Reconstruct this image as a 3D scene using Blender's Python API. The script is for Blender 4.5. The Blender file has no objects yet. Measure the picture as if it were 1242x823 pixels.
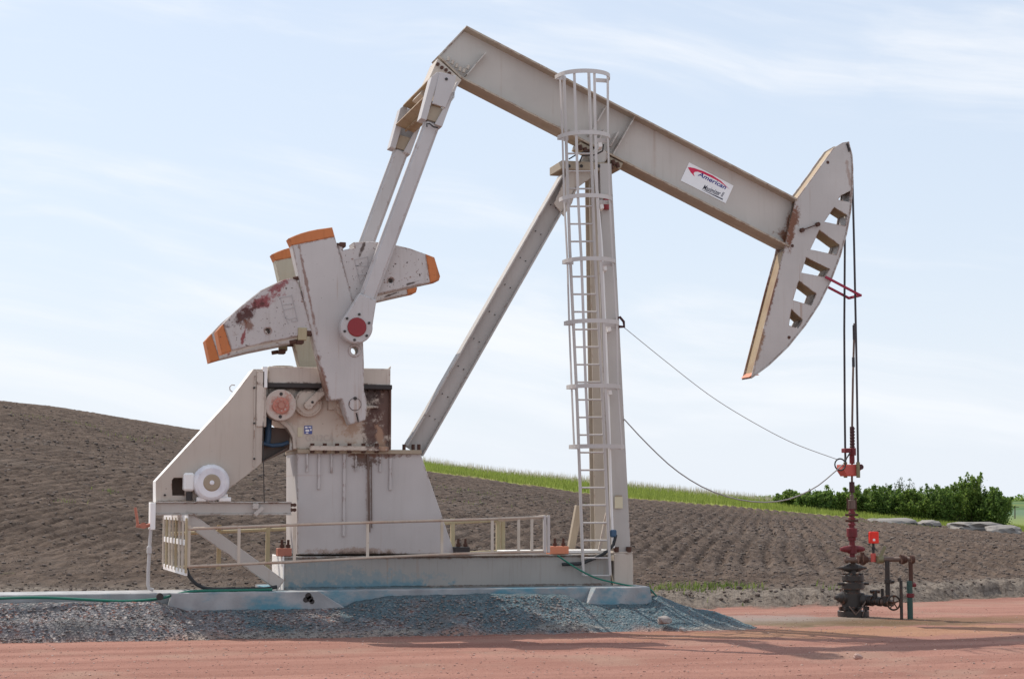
import bpy, bmesh, math, random
import numpy as np
from mathutils import Vector, Matrix
random.seed(7); rng = np.random.default_rng(11)
scene = bpy.context.scene; COL = scene.collection
R = math.radians

# ------------------------------------------------------------------ camera
W0, H0, F = 1242.0, 823.0, 2170.0
CAM = Vector((0.0, -30.0, 2.05)); YAW = R(15.6); PITCH = R(5.23)
FH = Vector((math.sin(YAW), math.cos(YAW), 0)); RT = Vector((math.cos(YAW), -math.sin(YAW), 0))
FW = FH*math.cos(PITCH) + Vector((0, 0, math.sin(PITCH)))
UP = RT.cross(FW)
cd = bpy.data.cameras.new('camera'); cam = bpy.data.objects.new('camera', cd); COL.objects.link(cam)
cd.sensor_width = 36; cd.lens = F/W0*36; cd.clip_start = .1; cd.clip_end = 12000
cam.matrix_world = Matrix((( RT.x, UP.x, -FW.x, CAM.x), (RT.y, UP.y, -FW.y, CAM.y), (RT.z, UP.z, -FW.z, CAM.z), (0, 0, 0, 1)))
scene.camera = cam

def P(px, py, Y):
    """point of the real plane y=Y that the photo shows at (px,py): used to read sizes off the photograph"""
    d = FW + RT*((px-W0/2)/F) + UP*((H0/2-py)/F)
    return CAM + d*((Y-CAM.y)/d.y)
def XZ(pts, Y):
    return [(p.x, p.z) for p in (P(a, b, Y) for a, b in pts)]
def PD(px, py, d):
    v = FW + RT*((px-W0/2)/F) + UP*((H0/2-py)/F)
    return CAM + v*(d/v.dot(FH))
def slope(py):
    a = (H0/2-py)/F
    return (math.sin(PITCH)+a*math.cos(PITCH))/(math.cos(PITCH)-a*math.sin(PITCH))

# ------------------------------------------------------------------ node helpers
def new_mat(name):
    m = bpy.data.materials.new(name); m.use_nodes = True
    nt = m.node_tree; b = nt.nodes['Principled BSDF']
    return m, nt, b
class G:
    def __init__(s, nt): s.nt = nt; s.pos = None
    def n(s, t, **k):
        x = s.nt.nodes.new(t)
        for a, v in k.items(): setattr(x, a, v)
        return x
    def L(s, a, b): s.nt.links.new(a, b)
    def inp(s, sock, v):
        if isinstance(v, bpy.types.NodeSocket): s.L(v, sock)
        else: sock.default_value = v
    def position(s):
        if s.pos is None: s.pos = s.n('ShaderNodeNewGeometry')
        return s.pos.outputs['Position']
    def mapping(s, scale=(1,1,1), loc=(0,0,0), rot=(0,0,0), src=None):
        x = s.n('ShaderNodeMapping'); s.L(src or s.position(), x.inputs[0])
        x.inputs['Scale'].default_value = scale; x.inputs['Location'].default_value = loc; x.inputs['Rotation'].default_value = rot
        return x.outputs[0]
    def noise(s, scale, detail=4, rough=.55, vec=None):
        x = s.n('ShaderNodeTexNoise'); s.L(vec or s.position(), x.inputs['Vector'])
        x.inputs['Scale'].default_value = scale; x.inputs['Detail'].default_value = detail; x.inputs['Roughness'].default_value = rough
        return x.outputs['Fac']
    def ramp(s, f, a, b):
        x = s.n('ShaderNodeMapRange', interpolation_type='SMOOTHSTEP'); s.inp(x.inputs[0], f)
        x.inputs[1].default_value = a; x.inputs[2].default_value = b
        return x.outputs[0]
    def math(s, op, a, b=0.0):
        x = s.n('ShaderNodeMath', operation=op); s.inp(x.inputs[0], a); s.inp(x.inputs[1], b); return x.outputs[0]
    def mix(s, f, a, b, mode='MIX'):
        x = s.n('ShaderNodeMix', data_type='RGBA', blend_type=mode); s.inp(x.inputs[0], f)
        for i, v in ((6, a), (7, b)):
            if isinstance(v, tuple): v = (*v, 1) if len(v) == 3 else v
            s.inp(x.inputs[i], v)
        return x.outputs[2]
    def bump(s, h, b, strength=.3, dist=.01):
        x = s.n('ShaderNodeBump'); x.inputs['Strength'].default_value = strength; x.inputs['Distance'].default_value = dist
        s.L(h, x.inputs['Height']); s.L(x.outputs[0], b.inputs['Normal'])
    def island(s):
        if s.pos is None: s.position()
        return s.pos.outputs['Random Per Island']

def stain_mask(g, st, nz):
    """noisy elliptical patch of worn, stained or blotched paint; st=(px,py,Y,rx_m,rz_m,angle_deg)"""
    px, py, Y, rx, rz, ang = st
    c = P(px, py, Y)
    v = g.n('ShaderNodeVectorMath', operation='SUBTRACT'); g.L(g.position(), v.inputs[0]); v.inputs[1].default_value = c
    ro = g.n('ShaderNodeVectorRotate', rotation_type='Y_AXIS'); g.L(v.outputs[0], ro.inputs[0]); ro.inputs['Angle'].default_value = R(-ang)
    sc = g.n('ShaderNodeVectorMath', operation='MULTIPLY'); g.L(ro.outputs[0], sc.inputs[0]); sc.inputs[1].default_value = (1/rx, .0, 1/rz)
    ln = g.n('ShaderNodeVectorMath', operation='LENGTH'); g.L(sc.outputs[0], ln.inputs[0])
    k = g.math('ADD', ln.outputs[1], g.math('MULTIPLY', g.math('SUBTRACT', nz, .5), 4.3))
    return g.ramp(k, 1.12, .45)

RUST = (.16, .055, .022); DRUST = (.055, .028, .018)
def paint(name, base, rust=.3, speck=.3, streak=.25, stains_and_patches=(), rough=.5, metal=0.0, tint=None, bump=True, edge=0.0):
    m, nt, b = new_mat(name); g = G(nt)
    if .44 < min(base) < .70: base = tuple(x*k for x, k in zip(base, (.82, .795, .775)))
    big = g.noise(.9, 3); c = g.mix(g.ramp(big, .3, .7), tuple(x*.93 for x in base), tuple(min(1, x*1.05) for x in base))
    if tint: c = g.mix(g.math('MULTIPLY', g.ramp(g.noise(1.7, 5), .48, .7), .55), c, tint)
    sv = g.noise(1.0, 4, .6, g.mapping((14, 14, .9)))
    c = g.mix(g.math('MULTIPLY', g.ramp(sv, .5, .78), streak), c, (base[0]*.5, base[1]*.42, base[2]*.34))
    nz = g.noise(6.5, 9, .78)
    fine = g.noise(11, 5, .72)
    if rust > 0:
        hi = .74-.10*rust
        c = g.mix(g.math('MULTIPLY', g.ramp(fine, hi-.015, hi+.05), .85), c, RUST)
    if speck > 0:
        sp = g.noise(26, 2, .5); hi = .80-.09*speck
        c = g.mix(g.ramp(sp, hi, hi+.03), c, DRUST)
    if edge > 0:
        run = g.noise(1.0, 3, .55, g.mapping((11, 11, .45), loc=(3.3, 1.7, 0)))
        c = g.mix(g.math('MULTIPLY', g.math('MULTIPLY', g.ramp(run, .60, .72), g.ramp(g.noise(1.6, 3), .42, .62)), .5*min(1, edge)), c, (.30,.17,.10))
        bv = g.n('ShaderNodeBevel', samples=4); bv.inputs['Radius'].default_value = .035
        dt = g.n('ShaderNodeVectorMath', operation='DOT_PRODUCT'); g.L(bv.outputs[0], dt.inputs[0]); g.L(g.pos.outputs['Normal'], dt.inputs[1])
        em = g.math('MULTIPLY', g.ramp(dt.outputs['Value'], .995, .90), g.ramp(g.math('ADD', g.noise(7, 5, .7), g.math('MULTIPLY', fine, .35)), .78-.16*edge, .90-.16*edge))
        c = g.mix(g.math('MULTIPLY', em, .9), c, (.17,.065,.03))
    for st in stains_and_patches:
        mk = stain_mask(g, st[:6], nz)
        c = g.mix(g.math('MULTIPLY', mk, st[7] if len(st) > 7 else .9), c, st[6])
    g.L(c, b.inputs['Base Color'])
    g.L(g.math('ADD', g.math('MULTIPLY', nz, .3), rough-.12), b.inputs['Roughness']); b.inputs['Metallic'].default_value = metal
    b.inputs['Specular IOR Level'].default_value = .35
    if bump: g.bump(g.noise(38, 3), b, .12, .01)
    return m

CREAM = (.62, .555, .485); GREYW = (.60, .575, .56)
M = {}
M['cream'] = paint('cream_paint', CREAM, .12, .15, .22, edge=0.5)
M['beam'] = paint('beam_paint', (.61,.575,.535), .1, .08, .12, stains_and_patches=[
    (962,262,-.02,.10,.75,22,RUST,.9), (958,285,-.2,.2,.14,27,RUST,.8), (700,165,-.2,.5,.06,28,(.2,.1,.05),.5)], edge=0.6)
M['head'] = paint('horsehead_paint', (.60,.57,.55), .15, .25, .15, stains_and_patches=[
    (961,272,-.21,.10,.56,14,RUST,.95), (937,355,-.21,.05,.85,14,RUST,.9), (919,425,-.21,.07,.5,14,(.25,.13,.06),.8), (1030,215,-.21,.04,.4,-8,(.25,.12,.07),.5)], edge=1.0)
M['weight'] = paint('chipped_white_paint', (.60,.57,.56), 1.15, 1.3, .25, stains_and_patches=[
    (316,368,-1.1,.40,.10,-30,(.24,.03,.035),.9), (300,380,-1.1,.34,.11,-35,(.07,.02,.015),.95), (338,347,-1.1,.2,.07,-30,(.22,.03,.035),.85),
    (296,405,-1.1,.03,.22,12,(.22,.03,.03),.9), (301,394,-1.1,.12,.1,10,RUST,.8), (440,300,-1.1,.03,.16,20,DRUST,.9), (500,343,-1.1,.14,.02,-20,DRUST,.9)], edge=1.2)
M['crank'] = paint('crank_paint', (.61,.585,.575), .4, .8, .15, stains_and_patches=[
    (393,462,-1.12,.05,.5,-15,RUST,.8), (372,345,-1.12,.03,.8,-12,RUST,.7), (395,283,-1.12,.15,.03,-10,RUST,.5)], edge=1.0)
M['fargear'] = paint('bounce_toned_crank_paint', (.44,.40,.31), .4, .7, .3, edge=.9, tint=(.40,.33,.21))  # far crank only: light bounced onto its inner face is put into the yellow
M['leafb'] = None
M['orange'] = paint('orange_paint', (.52,.17,.055), .6, 1.0, .3, edge=0.6)
M['gear'] = paint('gearbox_paint', (.58,.50,.42), .2, .15, .3, stains_and_patches=[
    (470,495,-.62,.34,1.1,0,(.12,.058,.042),.95), (452,520,-.62,.20,.5,0,(.09,.04,.03),.9), (462,533,-.62,.08,.3,-10,(.42,.26,.17),.8), (450,477,-.62,.2,.2,0,(.05,.025,.02),.9),
    (425,510,-.62,.22,.35,0,(.36,.2,.11),.6), (365,470,-.62,.5,.09,0,(.05,.03,.025),.9), (350,505,-.62,.3,.12,20,(.4,.25,.16),.4)], tint=(.54,.46,.39), edge=0.9)
M['gearcap'] = paint('gearbox_cover_paint', (.57,.50,.43), .2, .1, .25, tint=(.52,.44,.38), stains_and_patches=[(395,467,-.8,1.3,.05,0,(.12,.06,.04),.9)], edge=0.6)
M['ped'] = paint('pedestal_paint', (.61,.585,.575), .08, .06, .1, stains_and_patches=[
    (432,669,-.62,.8,.07,0,(.26,.15,.09),.6), (435,671.5,-.62,.7,.05,0,(.10,.065,.045),.8), (444,556,-.62,.25,.17,0,(.1,.05,.03),.9), (455,552,-.62,.5,.05,0,(.16,.07,.04),.8), (447,600,-.62,.05,.6,0,(.25,.15,.1),.5), (372,576,-.62,.25,.02,0,(.4,.3,.25),.3)], edge=0.6)
M['base'] = paint('base_paint', (.34,.325,.30), .2, .1, .35, stains_and_patches=[
    (430,713,-.76,1.6,.12,0,(.06,.20,.27),.7), (460,705,-.76,1.1,.2,0,(.12,.24,.29),.4), (390,700,-.76,.7,.35,0,(.16,.23,.26),.35), (560,674,-.76,3.5,.04,0,(.13,.08,.05),.7), (560,711,-.76,3.2,.03,0,(.08,.07,.06),.6)], edge=0.8)  # teal patches sit low on the left half
M['rail'] = paint('rusty_rail_paint', (.50,.41,.33), 1.1, .4, .4, tint=(.38,.20,.12))
M['gate'] = paint('gate_paint', (.56,.50,.42), .6, .3, .4, tint=(.42,.34,.22))
M['ochre'] = paint('shade_toned_ochre_steel', (.36,.265,.16), .9, .5, .4, tint=(.27,.15,.075), edge=0.9)  # warm shade of recessed plates and undersides painted in, along with rust
M['farpost'] = paint('bounce_toned_post_paint', (.43,.375,.31), .1, .1, .2, edge=0.4)  # near post's bounced light painted in as a browner beige
M['yellowed'] = paint('yellowed_rail_paint', (.42,.35,.22), .6, .3, .35, tint=(.40,.27,.13))
M['flange'] = paint('bounce_toned_flange_paint', (.43,.36,.285), .5, .2, .3, tint=(.34,.25,.16), edge=0.8)  # tan holds the ground's warm bounce on the shaded underside, plus rust
M['leg'] = paint('post_paint', (.56,.535,.51), .08, .08, .15, edge=0.4)
M['ladder'] = paint('ladder_paint', (.64,.615,.60), .1, .1, .1)
M['pitman'] = paint('pitman_paint', (.62,.60,.60), .06, .08, .12, edge=0.3)
M['white'] = paint('white_and_sunlit_paint', (.84,.825,.80), .15, .2, .12)  # real white parts, and sunlit left-facing strips whose brightness is painted in
M['cap'] = paint('red_bearing_cap', (.26,.03,.035), .3, .2, .2)
M['redblock'] = paint('red_oxide_block', (.40,.15,.10), .4, .2, .2)
M['orangeblock'] = paint('orange_block_paint', (.62,.22,.12), .3, .2, .2)
M['dark'] = paint('dark_steel', (.045,.038,.036), .3, 0, 0, rough=.6)
M['rustbolt'] = paint('rusted_bolt', (.085,.04,.028), .3, 0, 0, rough=.75)
M['drum'] = paint('brake_drum_paint', (.60,.52,.46), .5, .4, .2, stains_and_patches=[(340.5,491,-.9,.19,.19,0,(.42,.16,.11),.85)])
M['hub'] = paint('salmon_hub_paint', (.50,.20,.15), .5, .4, .2)
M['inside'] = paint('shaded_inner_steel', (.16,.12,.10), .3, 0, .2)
M['bluepipe'] = paint('blue_pipe_paint', (.05,.10,.17), .2, 0, .2)
M['redpaint'] = paint('red_wellhead_paint', (.17,.022,.028), .5, .7, .5, tint=(.06,.02,.02))
M['carrier'] = paint('faded_red_paint', (.55,.10,.08), .35, .2, .3, tint=(.55,.2,.13))
M['darkred'] = paint('dark_red_steel', (.06,.018,.02), .3, .2, .2)
M['magenta'] = paint('crimson_bar_paint', (.30,.018,.05), .1, .1, .1)
M['black'] = paint('oily_black_iron', (.040,.034,.031), .5, .4, .3, rough=.40, tint=(.10,.075,.055), edge=.8)
M['pipe'] = paint('brown_pipe_steel', (.15,.10,.08), .6, .5, .3, tint=(.30,.22,.17))
M['tealpipe'] = paint('worn_teal_paint', (.04,.085,.072), .8, .6, .4)
M['signalred'] = paint('signal_red_plastic', (.80,.035,.02), 0, 0, .05)
M['olive'] = paint('olive_brass', (.22,.20,.11), .3, .2, .2)
M['rope'] = paint('wire_rope_steel', (.05,.043,.047), 0, 0, 0, rough=.55, bump=False)
M['cablegrey'] = paint('grey_cable_jacket', (.30,.28,.27), 0, 0, 0, bump=False)
M['galv'] = paint('galvanised_conduit', (.60,.59,.59), .05, .1, .1, rough=.4)
M['hose'] = paint('green_hose_rubber', (.02,.16,.11), 0, 0, .3)
M['blackcable'] = paint('black_cable_jacket', (.03,.032,.035), 0, 0, .1)
M['motor'] = paint('motor_white_paint', (.80,.79,.81), .1, .4, .2, tint=(.42,.41,.50))
M['tan'] = paint('tan_steel', (.36,.29,.21), .4, .3, .2)
M['signwhite'] = paint('sign_white', (.84,.83,.83), 0, 0, .02)
M['signred'] = paint('sign_red', (.62,.02,.08), 0, 0, 0)
M['signblue'] = paint('sign_blue', (.012,.02,.22), 0, 0, 0)
M['ink'] = paint('sign_ink', (.03,.03,.06), 0, 0, 0)
M['bluetag'] = paint('blue_tag', (.09,.12,.33), 0, .5, .1)
M['yellowtag'] = paint('pale_yellow_tag', (.62,.56,.40), 0, .2, .2)
M['emboss'] = paint('embossed_paint', (.50,.43,.37), 0, 0, 0)
M['outline'] = paint('scuffed_outline', (.40,.37,.36), .3, .2, .1)

def concrete():
    m, nt, b = new_mat('blotched_concrete'); g = G(nt)
    n = g.noise(2.5, 5); c = g.mix(g.ramp(n, .3, .7), (.29,.29,.295), (.41,.41,.415))
    sep = g.n('ShaderNodeSeparateXYZ'); g.L(g.position(), sep.inputs[0])
    low = g.ramp(sep.outputs[2], .42, -.02)
    st = g.noise(1.0, 5, .65, g.mapping((1.2, 1.2, 2.2)))
    xr = g.ramp(sep.outputs[0], 1.2, 4.0)
    xd = g.math('ADD', g.math('MULTIPLY', xr, .40), -.05)
    k = g.ramp(g.math('ADD', g.math('ADD', st, g.math('MULTIPLY', low, .22)), g.math('MULTIPLY', xd, .55)), .62, .86)
    c = g.mix(g.math('MULTIPLY', k, .85), c, (.07,.25,.33))  # teal blotches, denser towards the bottom and the right
    c = g.mix(g.math('MULTIPLY', g.ramp(g.noise(9, 4, .7), .66, .72), .7), c, (.09,.09,.10))
    g.L(c, b.inputs['Base Color']); b.inputs['Roughness'].default_value = .9; b.inputs['Specular IOR Level'].default_value = .2
    g.bump(g.noise(30, 5, .7), b, .35, .02)
    return m
M['concrete'] = concrete()

def leafmat(name, a, bcol, c3=None):
    m, nt, b = new_mat(name); g = G(nt)
    c = g.mix(g.island(), a, bcol)
    if c3: c = g.mix(g.ramp(g.noise(.25, 2), .45, .65), c, c3)
    g.L(c, b.inputs['Base Color']); b.inputs['Roughness'].default_value = .6; b.inputs['Specular IOR Level'].default_value = .25
    t = g.n('ShaderNodeBsdfTranslucent'); g.L(c, t.inputs[0])
    x = g.n('ShaderNodeMixShader'); x.inputs[0].default_value = .55
    g.L(b.outputs[0], x.inputs[1]); g.L(t.outputs[0], x.inputs[2]); g.L(x.outputs[0], nt.nodes['Material Output'].inputs[0])
    return m
M['leaf'] = leafmat('shrub_leaf', (.075,.15,.03), (.29,.39,.09))
M['leafb'] = leafmat('yellow_green_leaf', (.07,.135,.025), (.25,.34,.075))
M['leafc'] = leafmat('deep_green_leaf', (.06,.125,.03), (.23,.33,.08))
M['paleleaf'] = leafmat('grey_green_leaf', (.09,.12,.07), (.15,.18,.10))
M['grass'] = leafmat('grass_blade', (.17,.215,.045), (.29,.35,.08), (.23,.28,.065))
M['straw'] = leafmat('seed_stalk', (.42,.38,.30), (.5,.47,.40))
M['weed'] = leafmat('weed_leaf', (.10,.15,.035), (.20,.24,.07))
M['bark'] = paint('shrub_bark', (.10,.075,.055), 0, 0, .2)

def stones(name, cols, bumpy=.3):
    m, nt, b = new_mat(name); g = G(nt)
    r = g.n('ShaderNodeValToRGB'); g.L(g.island(), r.inputs[0])
    els = r.color_ramp.elements
    while len(els) < len(cols): els.new(.5)
    for i, c in enumerate(cols): els[i].position = i/(len(cols)-1); els[i].color = (*c, 1)
    c = g.mix(g.math('MULTIPLY', g.noise(25, 3), .5), r.outputs[0], (.12,.10,.09))
    g.L(c, b.inputs['Base Color']); b.inputs['Roughness'].default_value = .9; b.inputs['Specular IOR Level'].default_value = .2
    g.bump(g.noise(60, 3), b, bumpy, .01)
    return m
M['pebble'] = stones('grey_gravel_stone', [(.13,.125,.125), (.24,.21,.20), (.30,.25,.23), (.17,.19,.21), (.42,.39,.37), (.20,.15,.14)])
M['redpebble'] = stones('red_gravel_stone', [(.40,.21,.17), (.52,.30,.24), (.30,.16,.13), (.60,.42,.36), (.46,.30,.25)])
M['clod'] = stones('soil_clod', [(.07,.052,.044), (.12,.093,.078), (.17,.137,.117), (.09,.07,.06)])
M['paledirt'] = stones('pale_dirt', [(.25,.24,.225), (.31,.29,.27)], .8)

# ------------------------------------------------------------------ mesh builder
class MB:
    def __init__(s): s.v = []; s.f = []; s.sm = []
    def add(s, vs, fs, smooth=False):
        o = len(s.v); s.v += [tuple(v) for v in vs]; s.f += [tuple(i+o for i in f) for f in fs]; s.sm += [smooth]*len(fs); return s
    def from_bm(s, bm, smooth=False):
        bm.verts.ensure_lookup_table(); bm.verts.index_update()
        s.add([v.co[:] for v in bm.verts], [[v.index for v in f.verts] for f in bm.faces], smooth); bm.free(); return s
    def box(s, x0, x1, y0, y1, z0, z1, bev=.008):
        bm = bmesh.new(); bmesh.ops.create_cube(bm, size=1)
        for v in bm.verts:
            v.co = Vector(((x0+x1)/2+v.co.x*(x1-x0), (y0+y1)/2+v.co.y*(y1-y0), (z0+z1)/2+v.co.z*(z1-z0)))
        bev = min(bev, .3*min(abs(x1-x0), abs(y1-y0), abs(z1-z0)))
        if bev > 0: bmesh.ops.bevel(bm, geom=bm.edges[:], offset=bev, segments=1, affect='EDGES')
        return s.from_bm(bm)
    def bar(s, a, b, w, h, bev=.005, side=Vector((0, 1, 0))):
        """rectangular bar a->b; w along 'side', h across"""
        a = Vector(a); b = Vector(b); d = (b-a); ln = d.length; d.normalize()
        sd = (side - d*side.dot(d)).normalized(); up = d.cross(sd)
        bm = bmesh.new(); bmesh.ops.create_cube(bm, size=1); mid = (a+b)/2
        bv = min(bev, .3*min(w, h, ln))
        for v in bm.verts: v.co = Vector((v.co.x*ln, v.co.y*w, v.co.z*h))
        if bv > 0: bmesh.ops.bevel(bm, geom=bm.edges[:], offset=bv, segments=1 if bev < .03 else 3, affect='EDGES')
        for v in bm.verts: v.co = mid + d*v.co.x + sd*v.co.y + up*v.co.z
        return s.from_bm(bm)
    def tube(s, pts, r, seg=8, smooth=True):
        pts = [Vector(p) for p in pts]; n = len(pts); vs = []; fs = []
        rr = r if isinstance(r, (list, tuple)) else [r]*n
        t0 = (pts[1]-pts[0]).normalized(); ref = Vector((0, 0, 1)) if abs(t0.z) < .9 else Vector((0, 1, 0))
        for i, p in enumerate(pts):
            t = ((pts[min(i+1, n-1)]-pts[max(i-1, 0)])).normalized()
            u = (ref - t*ref.dot(t)).normalized(); w = t.cross(u); ref = u
            for k in range(seg):
                a = 2*math.pi*k/seg; vs.append(p + (u*math.cos(a)+w*math.sin(a))*rr[i])
        for i in range(n-1):
            for k in range(seg):
                k2 = (k+1) % seg; fs.append((i*seg+k, i*seg+k2, (i+1)*seg+k2, (i+1)*seg+k))
        s.add(vs, fs, smooth)
        s.add(vs[:seg], [tuple(range(seg))[::-1]]); s.add(vs[-seg:], [tuple(range(seg))])
        return s
    def cyl(s, a, b, r, seg=24, r2=None, bev=0.0):
        a = Vector(a); b = Vector(b); r2 = r if r2 is None else r2
        if bev > 0:
            d = (b-a).normalized()
            return s.lathe(a, d, [(0, r-bev), (bev, r), ((b-a).length-bev, r2), ((b-a).length, r2-bev)], seg)
        d = (b-a).normalized()
        return s.lathe(a, d, [(0, r), ((b-a).length, r2)], seg)
    def lathe(s, o, d, prof, seg=24):
        """solid of revolution about axis o+d*t, prof=[(t,r)]; sharp between rings"""
        o = Vector(o); d = Vector(d).normalized(); ref = Vector((0, 0, 1)) if abs(d.z) < .9 else Vector((1, 0, 0))
        u = (ref-d*ref.dot(d)).normalized(); w = d.cross(u)
        rings = [[o+d*t+(u*math.cos(2*math.pi*k/seg)+w*math.sin(2*math.pi*k/seg))*r for k in range(seg)] for t, r in prof]
        for i in range(len(rings)-1):
            s.add(rings[i]+rings[i+1], [(k, (k+1) % seg, seg+(k+1) % seg, seg+k) for k in range(seg)], True)
        s.add(rings[0], [tuple(range(seg))[::-1]]); s.add(rings[-1], [tuple(range(seg))])
        return s
    def plate(s, xz, y0, y1, holes=(), bev=.006):
        """outline in the XZ plane given thickness y0..y1 (real extrusion, holes cut through)"""
        cu = bpy.data.curves.new('tmp', 'CURVE'); cu.dimensions = '2D'; cu.fill_mode = 'BOTH'
        bev = min(bev, abs(y1-y0)*.3)
        cu.extrude = abs(y1-y0)/2-bev; cu.bevel_depth = bev; cu.bevel_resolution = 0; cu.offset = -bev
        for poly in [xz]+list(holes):
            sp = cu.splines.new('POLY'); sp.points.add(len(poly)-1); sp.use_cyclic_u = True
            for q, (x, z) in zip(sp.points, poly): q.co = (x, z, 0, 1)
        me = curve_mesh(cu); yc = (y0+y1)/2
        vs = [(v.co.x, yc-v.co.z, v.co.y) for v in me.vertices]; fs = [tuple(p.vertices) for p in me.polygons]
        bpy.data.meshes.remove(me); return s.add(vs, fs)
    def strip(s, a, b, t, y0, y1, bev=.004):
        """flat bar whose edge runs a->b in XZ (thickness t to the left of a->b), spanning y0..y1"""
        dx, dz = b[0]-a[0], b[1]-a[1]; l = math.hypot(dx, dz); n = (-dz/l*t, dx/l*t)
        return s.plate([a, b, (b[0]+n[0], b[1]+n[1]), (a[0]+n[0], a[1]+n[1])], y0, y1, bev=bev)
    def build(s, name, mat, parent=None, **props):
        me = bpy.data.meshes.new(name); v = np.array(s.v, dtype=float)
        c = (v.min(0)+v.max(0))/2
        me.from_pydata([tuple(p) for p in (v-c)], [], s.f)
        me.polygons.foreach_set('use_smooth', s.sm)
        bm = bmesh.new(); bm.from_mesh(me); bmesh.ops.recalc_face_normals(bm, faces=bm.faces[:]); bm.to_mesh(me); bm.free()
        me.materials.append(M[mat] if isinstance(mat, str) else mat)
        o = bpy.data.objects.new(name, me); COL.objects.link(o)
        o.location = Vector(c) - (wloc(parent) if parent else Vector((0, 0, 0))); o.parent = parent
        for k, val in props.items(): o[k] = val
        return o
def curve_mesh(cu):
    ob = bpy.data.objects.new('tmp', cu); COL.objects.link(ob)
    dg = bpy.context.evaluated_depsgraph_get(); dg.update()
    me = bpy.data.meshes.new_from_object(ob.evaluated_get(dg))
    bpy.data.objects.remove(ob)
    (bpy.data.curves.remove(cu))
    return me
def wloc(o):
    v = Vector(o.location)
    while o.parent: o = o.parent; v += Vector(o.location)
    return v
def tag(o, label=None, cat=None, group=None, kind=None):
    for k, v in (('label', label), ('category', cat), ('group', group), ('kind', kind)):
        if v: o[k] = v
    return o
def thing(name, loc, label, cat, group=None):
    o = bpy.data.objects.new(name, None); COL.objects.link(o); o.location = loc; o.empty_display_size = .3
    return tag(o, label, cat, group)
def copy_tree(o, parent=None, off=None):
    c = o.copy(); COL.objects.link(c); c.parent = parent
    if off is not None: c.location = Vector(o.location)+off
    for ch in list(o.children): copy_tree(ch, c)
    return c
def text_on(body, quad, Y, th=.004, bold=0.0, shear=0.0):
    """lettering as raised mesh, fitted between px corners (bl, br, tl) on the plane y=Y"""
    cu = bpy.data.curves.new('tmp', 'FONT'); cu.body = body; cu.size = 1; cu.shear = shear; cu.offset = bold; cu.resolution_u = 3
    me = curve_mesh(cu); v = np.array([q.co[:] for q in me.vertices])
    mn, mx = v.min(0), v.max(0); bl, br, tl = [P(a, b, Y) for a, b in quad]
    ex, ez = br-bl, tl-bl; vs = []; fs = [tuple(p.vertices) for p in me.polygons]
    for q in v:
        a = (q[0]-mn[0])/(mx[0]-mn[0]); b = (q[1]-mn[1])/(mx[1]-mn[1]); p = bl+ex*a+ez*b; vs.append((p.x, Y, p.z))
    bpy.data.meshes.remove(me)
    m = MB(); m.add(vs, fs); return m
def ellipse(c, rx, ry, n=20):
    return [(c[0]+rx*math.cos(2*math.pi*k/n), c[1]+ry*math.sin(2*math.pi*k/n)) for k in range(n)]
# ------------------------------------------------------------------ pumping unit
PJ = thing('pumpjack', P(545, 712, -.35), 'large cream and white oil pumpjack with orange tipped counterweights, tilted walking beam and caged ladder', 'pumpjack')

def V(px, py, Y): return P(px, py, Y)
# --- base skid
zb0 = P(545, 712.5, -.75).z; zb1 = P(545, 673, -.75).z
xb0 = P(345, 700, -.75).x; xb1 = P(742, 700, -.75).x
b = MB()
b.box(xb0, xb1, -.72, -.69, zb0+.03, zb1-.03)                      # near web
for z0, z1 in ((zb0, zb0+.03), (zb1-.03, zb1)): b.box(xb0-.004, xb1, -.76, -.40, z0, z1)
b.box(xb0, xb1, .42, .45, zb0+.03, zb1-.03)
for z0, z1 in ((zb0, zb0+.03), (zb1-.03, zb1)): b.box(xb0-.004, xb1, .15, .50, z0, z1)
for fx in (.18, .5, .8): b.box(xb0+(xb1-xb0)*fx, xb0+(xb1-xb0)*fx+.2, -.68, .41, zb0+.04, zb1-.034)
skid = b.build('base_skid', 'base', PJ)
b = MB(); b.box(xb0-.03, xb0-.006, -.765, .505, zb0+.002, zb1+.004); b.build('end_plate', 'white', skid)  # sunlight on this left end is put into the white colour
x0, x1 = P(745, 690, -.75).x, P(768, 690, -.75).x
b = MB(); b.box(x0, x1, -.75, .5, zb0+.004, P(755, 671, -.75).z); b.build('end_box', 'cream', skid)
b = MB(); b.box(P(608, 668, -.1).x, P(738, 668, -.1).x, -.3, .2, zb1+.003, zb1+.06); b.build('post_bed', 'white', skid)
for px0, px1, mt in ((337, 354, 'redblock'), (551, 570, 'dark'), (667, 690, 'orangeblock')):
    a, c = P(px0, 670, -.7).x, P(px1, 670, -.7).x
    b = MB(); b.box(a, c, -.7, -.48, zb1+.003, zb1+.135); cl = b.build('clamp_block', mt, skid)
    for f in (.35, .8):
        b = MB(); xx = a+(c-a)*f; b.cyl((xx, -.6, zb1+.12), (xx, -.6, zb1+.27), .022, 10); b.cyl((xx, -.6, zb1+.14), (xx, -.6, zb1+.19), .04, 6); b.build('bolt', 'rustbolt', cl)

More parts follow.
